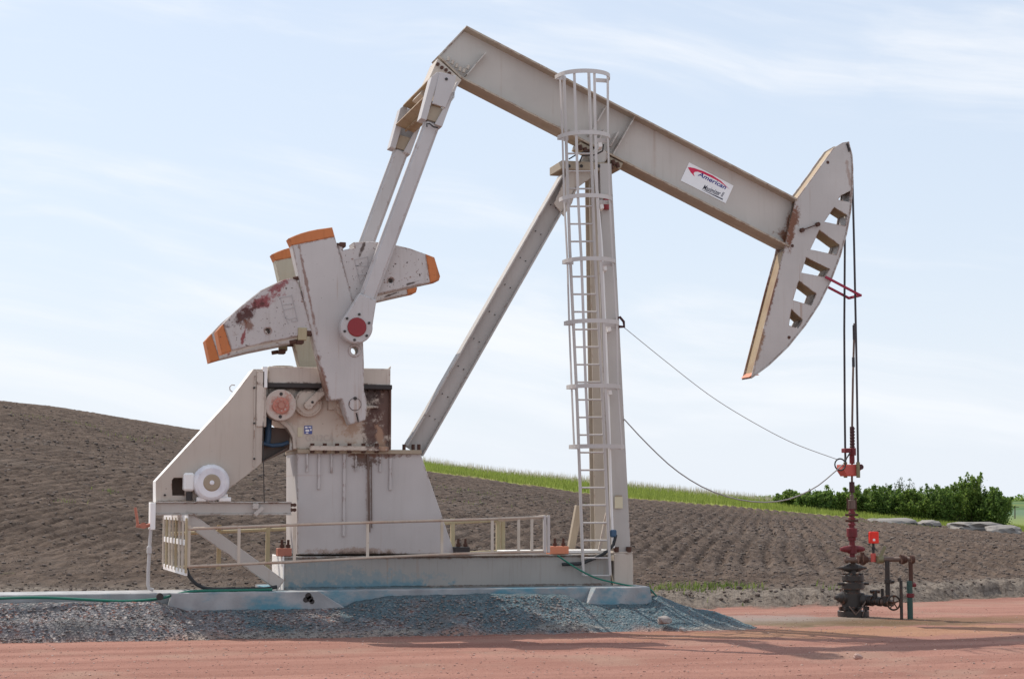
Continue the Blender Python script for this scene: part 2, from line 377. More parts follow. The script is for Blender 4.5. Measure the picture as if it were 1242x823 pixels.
# --- gearbox pedestal
b = MB(); xz = XZ([(360.6, 671.5), (552, 671.5), (510, 549), (360.6, 549)], -.62)
xz = [(x, max(z, zb1+.003)) for x, z in xz]
b.plate(xz, -.62, .62, bev=.012)
ped = b.build('gearbox_pedestal', 'ped', PJ)
b = MB()
for x, ya, yb, w in ((372.5,550,572,2.2),(387,550,593,3),(402,550,573,2.2),(417.7,550,650,3.2),(431.6,550,571,2),(461,550,572,2.2),(473.6,550,594,3)):
    p0, p1 = P(x, ya, -.64), P(x, yb, -.64); b.box(p0.x-w/2/70, p0.x+w/2/70, -.66, -.621, p1.z, p0.z, .004)
b.build('stiffener', 'ped', ped)
b = MB(); b.tube([P(446, 549, -.66), P(447.5, 600, -.66), P(448, 645, -.66)], .016); b.tube([P(450.5, 560, -.65), P(451, 640, -.65)], .008); b.build('drain_pipe', 'pipe', ped)
b = MB(); p0, p1 = P(352, 549, -.7), P(512, 545, -.7); b.box(p0.x+.12, p1.x, -.68, .66, p0.z-.004, p1.z-.004); b.build('top_flange', 'tan', ped)
b = MB(); p0, p1 = P(376, 546, -.74), P(472, 541, -.74); b.box(p0.x, p1.x, -.76, -.625, p0.z, p1.z); fl = b.build('foot_flange', 'gear', ped)
for x in (379, 394, 409, 424, 441, 457):
    q = P(x, 541, -.71); b = MB(); b.cyl((q.x, -.70, q.z-.11), (q.x, -.70, q.z+.05), .035, 8); b.build('bolt', 'rustbolt', fl)
for x in (490, 501, 508):
    q = P(x, 545, -.35); b = MB(); b.cyl((q.x, -.35, q.z-.01), (q.x, -.35, q.z+.09), .03, 8); b.build('bolt', 'rustbolt', ped)

# --- gearbox
gb = MB()
out = [(326,468),(474,468),(473,545),(357,545),(357.5,536),(354,526),(347,516),(338,508),(329,500),(325,490),(324,478)]
gb.plate(XZ(out, -.6), -.6, .6, bev=.02)
gear = gb.build('gearbox', 'gear', PJ)
b = MB(); rim = [(320.5,470),(325,470),(325.5,484),(328,495),(333,501),(343,508),(352,516),(358,527),(359,544),(355.5,544),(354.5,530),(349,520),(340,512.5),(330,506),(323,498),(320.5,487)]
b.plate(XZ(rim, -.66), -.68, -.602); b.build('casing_rim', 'cream', gear)
b = MB(); p0, p1 = P(325, 466, -.72), P(473.5, 447, -.72); b.box(p0.x, p1.x, -.74, .74, p0.z, p1.z, .015); cov = b.build('gearbox_cover', 'gearcap', gear)
b = MB(); p0, p1 = P(321, 469.5, -.76), P(475.5, 466.5, -.76); b.box(p0.x, p1.x, -.78, .78, p0.z, p1.z-.002); b.build('cover_flange', 'dark', gear)
b = MB(); p0, p1 = P(331, 447, -.3), P(357, 444.5, -.3); b.cyl(((p0.x+p1.x)/2, -.2, p0.z-.02), ((p0.x+p1.x)/2, -.2, p1.z+.01), (p1.x-p0.x)/2, 24); b.build('inspection_lid', 'tan', gear)
b = MB(); b.plate(XZ([(470.5,447),(474,447),(474.2,443.5)], -.7), -.7, -.66); b.build('lifting_lug', 'gearcap', gear)
def disc(name, px, py, r, y0, y1, mat, parent, seg=32, bev=.012):
    c = P(px, py, y0); k = r/70.0; m = MB(); m.cyl((c.x, y0, c.z), (c.x, y1, c.z), k, seg, bev=bev); return m.build(name, mat, parent)
d1 = disc('brake_drum', 340.5, 491, 18, -.90, -.62, 'drum', gear)
h1 = disc('drum_hub', 341, 491.5, 9.5, -.935, -.902, 'hub', d1)
b = MB()
for k in range(8):
    a = k*math.pi/4; c = P(341+6.5*math.cos(a), 491.5+6.5*math.sin(a), -.93); b.cyl((c.x, -.95, c.z), (c.x, -.93, c.z), .022, 6)
c = P(341, 491.5, -.93); b.cyl((c.x, -.965, c.z), (c.x, -.93, c.z), .05, 12); b.build('bolt_ring', 'drum', h1)
disc('bolt_hole', 341, 477.5, 2, -.904, -.88, 'dark', d1, 12, 0); disc('bolt_hole', 340, 505, 2, -.904, -.88, 'dark', d1, 12, 0)
d2 = disc('bearing_cover', 374, 488, 16.5, -.69, -.59, 'gear', gear); disc('bearing_ring', 374, 488, 14, -.705, -.69, 'gear', gear)
b = MB(); a, c = P(374, 491, -.76), P(398, 468, -.76); b.bar(a, c, .05, .135, .01); b.cyl((a.x, -.79, a.z), (a.x, -.71, a.z), .072, 16); arm = b.build('brake_arm', 'gear', gear)
disc('bolt', 374.5, 492, 1.6, -.80, -.78, 'cream', arm, 10, 0); disc('bolt', 379, 487.5, 1.6, -.80, -.78, 'dark', arm, 10, 0)
disc('shaft_cover', 424, 487, 19, -.72, -.59, 'gear', gear); disc('shaft_cover_ring', 424, 487, 15, -.79, -.72, 'gear', gear)
b = MB(); p0, p1 = P(397, 497, -.64), P(408, 485, -.64); b.box(p0.x, p1.x, -.66, -.59, p0.z, p1.z); b.build('bracket', 'gear', gear)
b = MB(); p0, p1 = P(442, 495, -.66), P(459, 492, -.66); b.box(p0.x, p1.x, -.68, -.59, p0.z, p1.z); b.build('bracket', 'gear', gear)
b = MB()
for x in (446, 455, 465, 472): p0, p1 = P(x, 475, -.64), P(x+1.5, 469, -.64); b.box(p0.x, p1.x, -.66, -.59, p0.z, p1.z)
p0, p1 = P(472, 545, -.64), P(474.6, 469, -.64); b.box(p0.x, p1.x, -.66, -.4, p0.z, p1.z); b.build('seam_lug', 'gear', gear)
b = MB(); p0, p1 = P(369, 526, -.6), P(378.5, 516, -.6); b.box(p0.x, p1.x, -.612, -.6, p0.z, p1.z, 0); t = b.build('data_tag', 'bluetag', gear)
for xa, ya, xb, yb in ((370,519,373,517),(374,518.5,377.5,517.2),(370.5,523,375,520.5),(376,522,378,520),(371,525.3,374,524)): b = MB(); q0, q1 = P(xa, ya, -.612), P(xb, yb, -.612); b.box(q0.x, q1.x, -.614, -.612, q0.z, q1.z, 0); b.build('tag_print', 'signwhite', t)
b = MB(); p0, p1 = P(361, 529.5, -.6), P(367, 518, -.6); b.box(p0.x, p1.x, -.610, -.6, p0.z, p1.z, 0); b.build('warning_tag', 'yellowtag', gear)
text_on('G912CA', [(370.5, 534.5), (405.5, 534.5), (370.5, 527)], -.607, bold=.005).build('cast_lettering', 'emboss', gear)

# --- belt guard
g = [(189,583),(280,484),(307.6,447.5),(323,447.5),(323,517),(318.5,518),(317.5,561),(309,568.5),(281,590),(262,604),(189,608)]
notch = [(209,600.5),(208.5,582),(211,579),(224,579),(224,600.5)]
b = MB(); b.plate(XZ(g, -.9), -.9, -.86, [XZ(notch, -.9)]); guard = b.build('belt_guard', 'cream', PJ)
b = MB()
for (a, c) in (((189,608),(189,583)), ((189,583),(280,484)), ((280,484),(307.6,447.5)), ((307.6,447.5),(323,447.5))):
    b.strip(XZ([a], -.9)[0], XZ([c], -.9)[0], -.03, -.86, -.30)
b.build('guard_rim', 'white', guard)  # lit slanted edge of the guard, its brightness painted white
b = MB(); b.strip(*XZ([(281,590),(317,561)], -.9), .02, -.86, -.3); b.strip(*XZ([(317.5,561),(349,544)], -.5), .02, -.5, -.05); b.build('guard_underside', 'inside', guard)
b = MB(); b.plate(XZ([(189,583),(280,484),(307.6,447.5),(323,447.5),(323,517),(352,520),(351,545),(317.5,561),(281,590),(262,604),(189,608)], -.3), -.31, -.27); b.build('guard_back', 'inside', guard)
b = MB(); p0, p1 = P(307, 566, -.9), P(310, 455, -.9); b.box(p0.x, p1.x, -.925, -.901, p0.z, p1.z, .004); b.build('guard_stiffener', 'cream', guard)
for x, y in ((308.5,470),(308.5,513),(308.5,556),(200,600)): b = MB(); c = P(x, y, -.93); b.cyl((c.x, -.94, c.z), (c.x, -.90, c.z), .018, 8); b.build('guard_bolt', 'dark', guard)
b = MB(); pts = [P(282,475,-.9), P(279,473,-.9), P(278.6,469,-.9), P(281,466.5,-.9), P(285,467,-.9)]; b.tube(pts, .009); b.build('lifting_loop', 'galv', guard)
b = MB(); p0, p1 = P(317, 470, -.92), P(324.5, 444.5, -.92); b.box(p0.x+.02, p1.x, -.93, -.75, p0.z, p1.z); b.build('guard_mount', 'white', guard)  # white here paints in the sunlit left side by the gearbox
b = MB(); p0, p1 = P(310.5, 517, -.9), P(321, 450, -.9); b.box(p0.x, p1.x, -.93, -.901, p0.z, p1.z, .01); b.build('guard_door', 'gearcap', guard)
b = MB(); b.tube([P(326,505,-.4), P(325,530,-.4), P(323,540,-.4)], .055); b.tube([P(318,537,-.45), P(330,540,-.45), P(342,539,-.45), P(350,536,-.45)], .035); b.build('brake_pipe', 'bluepipe', guard)

# --- motor and its platform
p0, p1 = P(188, 624.5, -1.0), P(354, 608, -1.0)
b = MB(); b.box(p0.x, p1.x, -.95, -.92, p0.z+.02, p1.z-.02); b.box(p0.x, p1.x, -1.0, -.7, p1.z-.02, p1.z); b.box(p0.x, p1.x, -1.0, -.8, p0.z, p0.z+.02)
b.box(p0.x, p1.x, .35, .38, p0.z, p1.z)
for f in (0, .3, .55): b.box(p0.x+f*(p1.x-p0.x), p0.x+f*(p1.x-p0.x)+.06, -.92, .35, p0.z, p1.z-.022)
plat = b.build('motor_platform', 'beam', PJ)
q0, q1 = P(182, 642, -1.05), P(189, 609, -1.05); b = MB(); b.box(q0.x, q1.x, -1.05, -.7, q0.z, q1.z); b.build('end_upright', 'white', plat)
b = MB(); b.bar(P(222, 624, -.86), P(340, 709, -.86), .18, .2, .01); b.build('diagonal_brace', 'beam', plat)
b = MB(); q0, q1 = P(306.5, 617, -1.03), P(313.5, 610, -1.03); b.box(q0.x, q1.x, -1.06, -1.002, q0.z, q1.z); b.bar(P(309,624,-1.03), P(319,615,-1.03), .03, .07); b.build('junction_box', 'beam', plat)
b = MB(); b.tube([P(320.5,609,-1.0), P(319.5,560,-.95), P(319,505,-.92)], .008); b.build('brake_cable', 'dark', plat)
b = MB()
for yy in (612, 618): 
    for xx in (353, 357): c = P(xx, yy, -.9); b.cyl((c.x, -.95, c.z), (c.x, -.88, c.z), .03, 8)
b.build('bolt', 'rustbolt', plat)
b = MB(); b.tube([P(164,615,-1), P(166,627,-1), P(167,636.5,-1)], .022); b.tube([P(165,637,-1), P(174,638,-1), P(183,636,-1)], .03); b.cyl(P(174,637,-1.06), P(174,637,-.9), .05); b.build('brake_lever', 'redblock', plat)
mc = P(257, 585, -1.12)
b = MB(); k = 20.5/70
b.lathe((mc.x, -1.12, mc.z), (0, 1, 0), [(0, k*.80), (.03, k*.93), (.09, k), (.45, k), (.47, k*.92)], 36)
mot = b.build('electric_motor', 'motor', PJ)
b = MB(); b.lathe((mc.x, -1.135, mc.z), (0, 1, 0), [(0, k*.40), (.012, k*.47), (.03, k*.47)], 28); b.build('fan_grille', 'tan', mot)
b = MB(); b.lathe((mc.x, -1.15, mc.z), (0, 1, 0), [(0, k*.1), (.02, k*.14)], 16); b.build('shaft_cap', 'motor', mot)
b = MB(); n = 22
for i in range(n):
    a = 2*math.pi*i/n; c = Vector((mc.x+math.cos(a)*k*.985, -.86, mc.z+math.sin(a)*k*.985)); b.box(c.x-.009, c.x+.009, -1.0, -.68, c.z-.009, c.z+.009, 0)
b.build('cooling_fin', 'motor', mot)
q0, q1 = P(223, 595, -1.1), P(236.5, 573, -1.1); b = MB(); b.box(q0.x, q1.x, -1.08, -.8, q0.z, q1.z, .03); tb = b.build('terminal_box', 'white', mot)
b = MB(); b.cyl(P(229.5,596,-1.0), P(229.5,607,-1.0), .05, 12); b.build('cable_gland', 'dark', tb)
for xa, xb in ((238, 250), (265, 280)):
    q0, q1 = P(xa, 608, -1.0), P(xb, 602.5, -1.0); b = MB(); b.box(q0.x, q1.x, -1.05, -.72, q0.z+.003, q1.z, .01); q2 = P(xa+3, 600, -1); b.box(q0.x+.04, q1.x-.05, -1.02, -.75, q1.z-.003, q1.z+.05, .01); b.build('motor_foot', 'white', mot)

# --- cranks and counterweights (near pair, then the same on the far side)
def mir(x): return (x[1]*-1, x[0]*-1)
near_crank = [(350,289),(357,285.8),(365,282.8),(375,280),(385,278),(403,275.5),(412,308),(421,340),(429,368),(440,400),(441.5,440),(441.5,474),(444.5,483),(444.8,497),(443.2,509),(436,511.5),(433.3,500.5),(431.6,500.8),(434,512),(424.5,514.5),(418.5,500),(414.5,484),(400,485.5),(394,467),(372,378)]
tipc = [(350,289),(357,285.8),(365,282.8),(375,280),(385,278),(403,275.5),(406.2,287),(354,297.5)]
body = [(354,297.5),(406.2,287)]+near_crank[6:]
WL = [(263,401),(270.5,392.5),(283,379),(296,368),(316,352),(342,339.5),(352,337),(361,340),(371,372),(379.5,404),(360,408),(320,416),(281,425.5),(269,429)]
WR = [(409.7,297.5),(415.5,296.5),(416.5,303),(430,300),(429,293.6),(451.5,292.6),(477.7,296.5),(497,301),(516.6,308),(527,312),(534,335),(532.5,340),(497,348),(456,357.7),(432,362.5),(426,366)]
def hole(px, py, r, Y): c = P(px, py, Y); return ellipse((c.x, c.z), r/70, r/70, 14)
for s in (-1, 1):
    def yy(a, c): return (a, c) if s < 0 else (-c, -a)
    cb = MB(); cb.plate(XZ(body, -1.12), *yy(-1.12, -.82), holes=[hole(430, 425, 4.4, -1.12)], bev=.012); crank = cb.build('crank_arm', 'crank' if s < 0 else 'fargear', PJ)
    b = MB(); b.plate(XZ(tipc, -1.12), *yy(-1.12, -.82), bev=.012); b.build('crank_tip', 'orange', crank)
    c = P(430, 425, -1.13); b = MB()
    ring = ellipse((c.x, c.z), 7.6/70, 7.6/70, 24); b.plate(ring, *yy(-1.135, -1.121), holes=[hole(430, 425, 4.5, -1.12)], bev=.004); b.build('pin_hole_ring', 'crank', crank)
    c = P(430.5, 490, -1.12); b = MB(); b.cyl((c.x, s*1.126, c.z), (c.x, s*1.11, c.z), 7.4/70, 28); b.build('shaft_seam', 'dark', crank); b = MB(); b.cyl((c.x, s*1.135, c.z), (c.x, s*1.11, c.z), 6.8/70, 28); b.build('shaft_end', 'crank', crank)
    c = P(430.5, 483, -1.12); b = MB(); b.cyl((c.x, s*1.15, c.z), (c.x, s*1.11, c.z), 2/70, 10); b.build('key_bolt', 'dark', crank)
    for nm, outl in (('left', WL), ('right', WR)):
        if nm == 'left':
            tip = [(263,401),(270.5,392.5),(281,425.5),(269,429)]; bod = outl[1:-1]
        else:
            tip = [(516.6,308),(527,312),(534,335),(532.5,340),(522,342.3)]; bod = outl[:9]+[(522,342.3)]+outl[12:]
        holes = [hole(325, 401, 3.2, -1.1)] if nm == 'left' else [hole(474, 340, 3.0, -1.1)]
        yA = (-1.1, -.66)
        b = MB(); b.plate(XZ(bod, -1.1), *yy(*yA), holes=holes, bev=.015); w = b.build('counterweight', 'weight', PJ)
        b = MB(); b.plate(XZ(tip, -1.1), *yy(*yA), bev=.012); b.build('orange_tip', 'orange', w)
        if nm == 'left':
            fr = [[(340,361),(354,358.5)],[(354,358.5),(361,389)],[(340,361),(346,385)],[(343,370),(356,368)],[(344,376),(357,373)],[(346,385),(351,387.5)],[(351,387.5),(359,385)],[(346,385),(350,393)],[(353,390),(361,389)]]
        else:
            fr = [[(430,315),(446,311.5)],[(430,315),(437,344)],[(446,311.5),(446,325)],[(431,322),(445,323)],[(432,323),(441,319)],[(434,334),(445,333)],[(438,329),(442,325)],[(438,341),(441,337)]]
        b = MB()
        for a, c in fr: p, q = P(*a, -1.1), P(*c, -1.1); b.bar((p.x, s*1.1, p.z), (q.x, s*1.1, q.z), .012, .011, 0)
        b.build('raised_outline', 'outline', w)
    for (px, py) in ((368,337), (375,404), (364,414), (415,297)):
        c = P(px, py, -1.05); b = MB(); b.box(c.x-.055, c.x+.055, *yy(-1.108, -.9), c.z-.04, c.z+.04, .01); b.cyl((c.x-.17, s*1.05, c.z-.02), (c.x-.06, s*1.05, c.z), .035, 8); b.build('clamp_bolt', 'rustbolt', crank)
    b = MB(); c0, c1 = P(360, 413, -1.0), P(371, 398, -1.0); b.box(c0.x, c1.x, *yy(-1.125, -1.0), c0.z, c1.z, .01); b.build('weight_bracket', 'yellowed', crank)

    # pitman of this side: bearing, tube and clevis
    YA = -1.30
    pin = P(432, 397, YA); a = P(441, 372, YA+.09); c = P(524, 148, YA+.09)
    b = MB(); b.bar((a.x-.06, s*1.24, a.z-.16), (c.x, s*1.24, c.z), .16, .275, .05); pit = b.build('pitman_arm', 'pitman', PJ)
    b = MB(); tear = []
    up = (Vector((c.x, 0, c.z))-Vector((pin.x, 0, pin.z))).normalized(); ang = math.atan2(up.z, up.x); rr = 18.6/70
    for k in range(25):
        t = ang + math.radians(62) + k/24*math.radians(236); tear.append((pin.x+rr*math.cos(t), pin.z+rr*math.sin(t)))
    nrm = Vector((-up.z, 0, up.x)); e = Vector((pin.x, 0, pin.z))+up*.54
    tear += [(e.x-nrm.x*.15, e.z-nrm.z*.15), (e.x+nrm.x*.15, e.z+nrm.z*.15)]
    b.plate(tear, *yy(-1.36, -1.13), bev=.02); bh = b.build('wrist_pin_bearing', 'pitman', pit)
    b = MB(); b.lathe((pin.x, s*1.385, pin.z), (0, -s, 0), [(0, .145), (.012, .157), (.035, .157)], 30); b.build('bearing_cap', 'cap', bh)
    for k in range(6):
        t = math.radians(20+60*k); b = MB(); bx, bz = pin.x+.213*math.cos(t), pin.z+.213*math.sin(t); b.cyl((bx, s*1.378, bz), (bx, s*1.35, bz), .022, 8); b.build('bolt', 'dark', bh)
    # clevis at the top
    cl = MB(); plate_px = [(524,94),(530,88),(552,93),(556,99),(534.6,153),(510,144)]
    cl.plate(XZ([(523.5,93),(530,87.5),(533.5,88.5),(517,146),(510,143.6)], -1.38), *yy(-1.40, -1.10)); cl.plate(XZ([(549,110),(554,99),(556,99.5),(536,154),(527,151)], -1.36), *yy(-1.38, -1.10)); cv = cl.build('clevis', 'pitman', pit)
    b = MB(); b.plate(XZ([(533,87.5),(553,92),(551.5,103),(540,131),(524,126)], -1.4), *yy(-1.42, -1.385), bev=.008); b.build('clevis_cover', 'pitman', cv)
    b = MB(); b.plate(XZ([(523,128),(541,133),(535,150),(516,144)], -1.34), *yy(-1.34, -1.15)); b.build('clevis_filler', 'tan', cv)
    c2 = P(541.5, 96, -1.43); b = MB(); b.cyl((c2.x, s*1.435, c2.z), (c2.x, s*1.41, c2.z), .025, 10); b.build('bolt', 'dark', cv)
    if s < 0:
        b = MB(); b.tube([P(518,154,-1.4), P(517.5,150.5,-1.4), P(521,150,-1.4), P(526,154,-1.4), P(531,155,-1.4)], .013); b.build('grease_line', 'dark', cv)
        b = MB(); b.tube([P(549,113,-1.4), P(551,112,-1.4), P(550.5,118,-1.4), P(547.5,122,-1.4)], .01); b.build('safety_loop', 'galv', cv)
# equalizer: an I-beam across the machine joining both pitmen
u0, u1 = Vector((P(524,92,-1.2).x, 0, P(524,92,-1.2).z)), Vector((P(512,124,-1.2).x, 0, P(512,124,-1.2).z))
dn = (u1-u0).normalized(); sd_ = Vector((-dn.z, 0, dn.x)); 
if sd_.x < 0: sd_ = -sd_
b = MB(); w0 = u0+sd_*.19; w1 = u0+dn*.44+sd_*.19
b.strip((w0.x, w0.z), (w1.x, w1.z), .03, -1.1, 1.1); eq = b.build('equalizer', 'ochre', PJ)
for f in (.02, .40):
    e0 = u0+dn*f; e1 = e0+sd_*.36; b = MB(); b.strip((e0.x, e0.z), (e1.x, e1.z), .03, -1.1, 1.1); b.build('equalizer_flange', 'ochre', eq)
b = MB(); b.plate(XZ([(531,71),(560,97),(549,113),(528,126),(509,114),(519,99),(526,83)], -.3), -.3, .3); tail = b.build('tail_bearing', 'cream', PJ)
for x, y in ((536,82),(541,85),(545,89),(531,78)): b = MB(); c = P(x, y, -.32); b.cyl((c.x, -.34, c.z), (c.x, -.28, c.z), .03, 8); b.build('bolt', 'rustbolt', tail)

# --- walking beam
YF = -.25
TL, TR = P(566, 31, YF), P(968, 241, YF); BL, BR = P(559, 95, YF), P(957.5, 299.5, YF); ML = P(531, 68, YF)
tl, tr, bl, br, ml = [(q.x, q.z) for q in (TL, TR, BL, BR, ML)]
b = MB(); b.plate([ml, tl, tr, br, bl], -.018, .018, bev=.002)
b.strip(ml, tl, -.025, -.06, .06)
wb = b.build('walking_beam', 'beam', PJ)
for q0, q1, t in ((tl, tr, -.035), (bl, br, .035), (ml, bl, .035)): b = MB(); b.strip(q0, q1, t, -.25, .25); b.build('flange', 'flange', wb)
def stiff(a, c, w=.17, t=.02):
    m = MB(); pa, pc = P(*a, -.1), P(*c, -.1); m.bar((pa.x, -.018-w/2, pa.z), (pc.x, -.018-w/2, pc.z), w, t, .003); m.bar((pa.x, .018+w/2, pa.z), (pc.x, .018+w/2, pc.z), w, t, .003); m.build('web_stiffener', 'beam', wb)
stiff((565,92),(588,65)); stiff((742,188),(770,140)); stiff((714,165),(733,131)); stiff((738,179),(748,161), .2); stiff((725,170),(731,158), .2)
for x, y in ((548,78),(553,82),(557,86),(562,88),(567,84),(543,74)): b = MB(); c = P(x, y, -.14); b.cyl(c, c+Vector((.02, 0, .07)), .028, 8); b.build('bolt', 'cream', wb)
# saddle and centre bearing
b = MB(); b.plate(XZ([(704,172),(756,198),(752,206),(742,201),(735,190),(716,184),(702,178)], -.22), -.22, .22); sad = b.build('saddle_bearing', 'tan', PJ)
c = P(727, 189, -.3); b = MB(); b.cyl((c.x, -.32, c.z), (c.x, .32, c.z), .145, 28, bev=.02); b.build('bearing_housing', 'beam', sad)
for x, y in ((703,176),(709,179),(714,181),(743,194),(748,197),(740,199)): b = MB(); c = P(x, y, -.27); b.cyl(c, c+Vector((.03, 0, -.09)), .04, 8); b.build('bolt', 'rustbolt', sad)
b = MB(); p0, p1 = P(681, 204.5, -.42), P(739, 197.5, -.42); b.box(p0.x, p1.x, -.42, .3, p0.z, p1.z); cap = b.build('cap_plate', 'tan', PJ)
for x in (690, 705, 726): b = MB(); c = P(x, 201.5, -.42); b.cyl((c.x, -.435, c.z), (c.x, -.41, c.z), .03, 10); b.build('bolt', 'dark', cap)
b = MB(); b.tube([P(690,193,-.5), P(700,187,-.5), P(711,183,-.5), P(716,187,-.45)], .012); b.tube([P(703,197,-.5), P(706,189,-.5), P(722,188,-.5), P(731,183,-.5), P(732,175,-.5)], .014); b.build('grease_line', 'dark', cap)
b = MB(); b.plate(XZ([(704,198),(716,183),(728,183),(738,198)], -.3), -.12, .12); b.build('bearing_stand', 'cream', cap)

# --- posts
def ipost(name, top, bot, Y0, Y1, w0, w1, dep=.28):
    m = MB(); a, c = P(*top, Y0), P(*bot, Y1); d = (a-c).normalized(); n = Vector((d.z, 0, -d.x)).normalized()
    def quad(o0, o1, f0, f1, thick):   # tapered board between offset fractions along n
        pass
    vs = []; hw0, hw1 = w0/140, w1/140
    # two broad tapered flanges facing the track side and back, web between
    for (c0, c1, ya, yb) in ((-1, 1, -dep, -dep+.025), (-1, 1, dep-.025, dep), (-.08, .08, -dep+.025, dep-.025)):
        pts = []
        for q, hw in ((c, hw1), (a, hw0)):
            for off in (c0, c1):
                for y in (ya, yb): pts.append(q+n*(off*hw)+Vector((0, y, 0)))
        m.add(pts, [(0,1,3,2), (4,6,7,5), (0,4,5,1), (2,3,7,6), (0,2,6,4), (1,5,7,3)])
    return m.build(name, 'leg', PJ)
nl = ipost('front_post', (731.5,200), (752,668.5), -.30, -.52, 15, 21, .13)
fl_ = ipost('front_post', (731.5-.0,200), (752,668.5), -.30, -.52, 15, 21, .13)
fl_.data.materials.clear(); fl_.data.materials.append(M['farpost']); fl_.location.y = -(nl.location.y+PJ.location.y)-PJ.location.y
# mirror of the near post about y=0
fl_.scale = (1, -1, 1)
b = MB(); q = P(752, 669, -.6); b.box(q.x-.17, q.x+.19, -.72, -.40, zb1+.003, zb1+.04); ft = b.build('post_foot', 'cream', nl)
for dx in (-.1, .13): b = MB(); b.cyl((q.x+dx, -.69, zb1+.03), (q.x+dx, -.69, zb1+.12), .05, 8); b.build('bolt', 'rustbolt', nl)
b = MB(); p0, p1 = P(745.5, 616, -.66), P(755, 602, -.66); b.box(p0.x, p1.x, -.672, -.664, p0.z, p1.z, 0); b.build('warning_label', 'yellowtag', nl)
b = MB(); p0, p1 = P(746, 602, -.66), P(754, 600, -.66); b.box(p0.x, p1.x, -.674, -.664, p0.z, p1.z, 0); b.build('label_header', 'tan', nl)
b = MB(); c = P(735.5, 248, -.5); b.cyl(c+Vector((0,0,-.09)), c+Vector((0,0,.1)), .055, 14); al = b.build('alarm_light', 'cap', nl)
b = MB(); b.box(c.x-.05, c.x+.07, -.56, -.36, c.z+.1, c.z+.18); b.build('light_bracket', 'cream', al)
b = MB(); pts = [P(722,206,-.72), P(729.5,300,-.72), P(734,400,-.74), P(738,500,-.76), P(741,600,-.78), P(742.5,645,-.78), P(744,664,-.78)]; b.tube(pts, .028); b.build('conduit', 'white', nl)
b = MB(); c0, c1 = P(740, 651, -.8), P(747.5, 642, -.8); b.box(c0.x, c1.x, -.84, -.76, c0.z, c1.z, .02); b.build('conduit_box', 'bluepipe', nl)
b = MB(); b.tube([P(747,648,-.8), P(744,660,-.8), P(737,668,-.8), P(722,676,-.8), P(705,683,-.8), P(682,684,-.8)], .03); b.build('power_cable', 'blackcable', nl)
b = MB(); b.tube([P(749,395,-.6), P(748,386,-.6), P(752,384.5,-.6), P(756.5,390,-.6), P(757,396,-.6), P(751,396,-.6)], .025); b.build('cable_hook', 'darkred', nl)
m = MB(); a, c = P(677,232+8,-.15), P(501,547,-.15); d = (a-c).normalized(); n = Vector((d.z, 0, -d.x)).normalized()
a = P(689, 219, -.15)
m.bar(c+n*.155, a+n*.155, .3, .028); m.bar(c-n*.155, a-n*.155, .3, .028); m.bar(c, a, .03, .29, 0)
rl = m.build('rear_post', 'leg', PJ)
b = MB()
for f in (.12,.2,.3,.4,.5,.6,.7,.8,.9):
    for o in (-.06, .05): q = c+(a-c)*f+n*o; b.cyl((q.x, -.19, q.z), (q.x, -.16, q.z), .010, 6)
b.build('bolt', 'dark', rl)
b = MB(); b.plate(XZ([(672,247),(690,206),(722,205),(722,212),(700,228),(694,246),(684,262)], -.3), -.30, -.26); b.plate(XZ([(672,247),(690,206),(722,205),(722,212),(700,228),(694,246),(684,262)], -.3), .14, .18); b.build('gusset', 'cream', PJ)
b = MB(); b.bar(P(702,613,.5), P(692,668,.5), .12, .12); b.build('knee_brace', 'tan', PJ)
b = MB(); b.bar(P(736,622,-.72), P(727,667,-.72), .04, .05); b.build('knee_brace', 'cream', PJ)

# --- ladder with safety cage
YL = -.82
lad = MB(); 
Lr = [(684,92),(691,300),(700,490),(707.5,697)]; Rr = [(714,85),(721,300),(731,490),(740,697)]
def track(tr, y):
    for (x0, y0), (x1, y1) in zip(tr, tr[1:]):
        if y0 <= y <= y1 or tr[-1] == (x1, y1): return x0+(x1-x0)*(y-y0)/(y1-y0)
    return tr[-1][0]
empty = MB(); 
for tr in (Lr,): empty.tube([P(*q, YL) for q in tr], .028, 8)
ladder = empty.build('ladder', 'ladder', PJ)
b = MB(); b.tube([P(*q, YL) for q in Rr], .028, 8); b.build('side_rail', 'ladder', ladder)
y = 697.5; i = 0
while y > 175:
    b = MB(); b.tube([P(track(Lr, y), y, YL), P(track(Rr, y), y, YL)], .016, 6); b.build('rung', 'ladder', ladder); y -= 21.3
hoops = [(97,672,737),(170,675,737),(245,677,739),(320,681,743),(394,683,748),(471,686,749),(543,689,754)]
cage = []
for (yh, xl, xr) in hoops:
    pL, pR = P(xl+1, yh, YL), P(xr-1, yh-2, YL); z = (pL.z+pR.z)/2; cx = (pL.x+pR.x)/2; rx = (pR.x-pL.x)/2
    N = 18; inner, outer = [], []
    for k in range(N+1):
        t = math.pi*k/N; outer.append((cx-rx*math.cos(t), YL-.62*math.sin(t)**.8))
        inner.append((cx-(rx-.012)*math.cos(t), YL-.608*math.sin(t)**.8))
    vs = []; hh = .035
    for (xo, yo), (xi, yi) in zip(outer, inner): vs += [(xo, yo, z-hh), (xo, yo, z+hh), (xi, yi, z+hh), (xi, yi, z-hh)]
    fs = []
    for k in range(N):
        o = 4*k
        for j in range(4): fs.append((o+j, o+(j+1) % 4, o+4+(j+1) % 4, o+4+j))
    fs += [(0, 3, 2, 1), (4*N, 4*N+1, 4*N+2, 4*N+3)]
    b = MB(); b.add(vs, fs); 
    b.box(cx-rx, cx-rx+.2, YL-.006, YL+.006, z-hh, z+hh, 0); b.box(cx+rx-.2, cx+rx, YL-.006, YL+.006, z-hh, z+hh, 0)
    b.build('cage_hoop', 'ladder', ladder); cage.append((cx, rx, z))
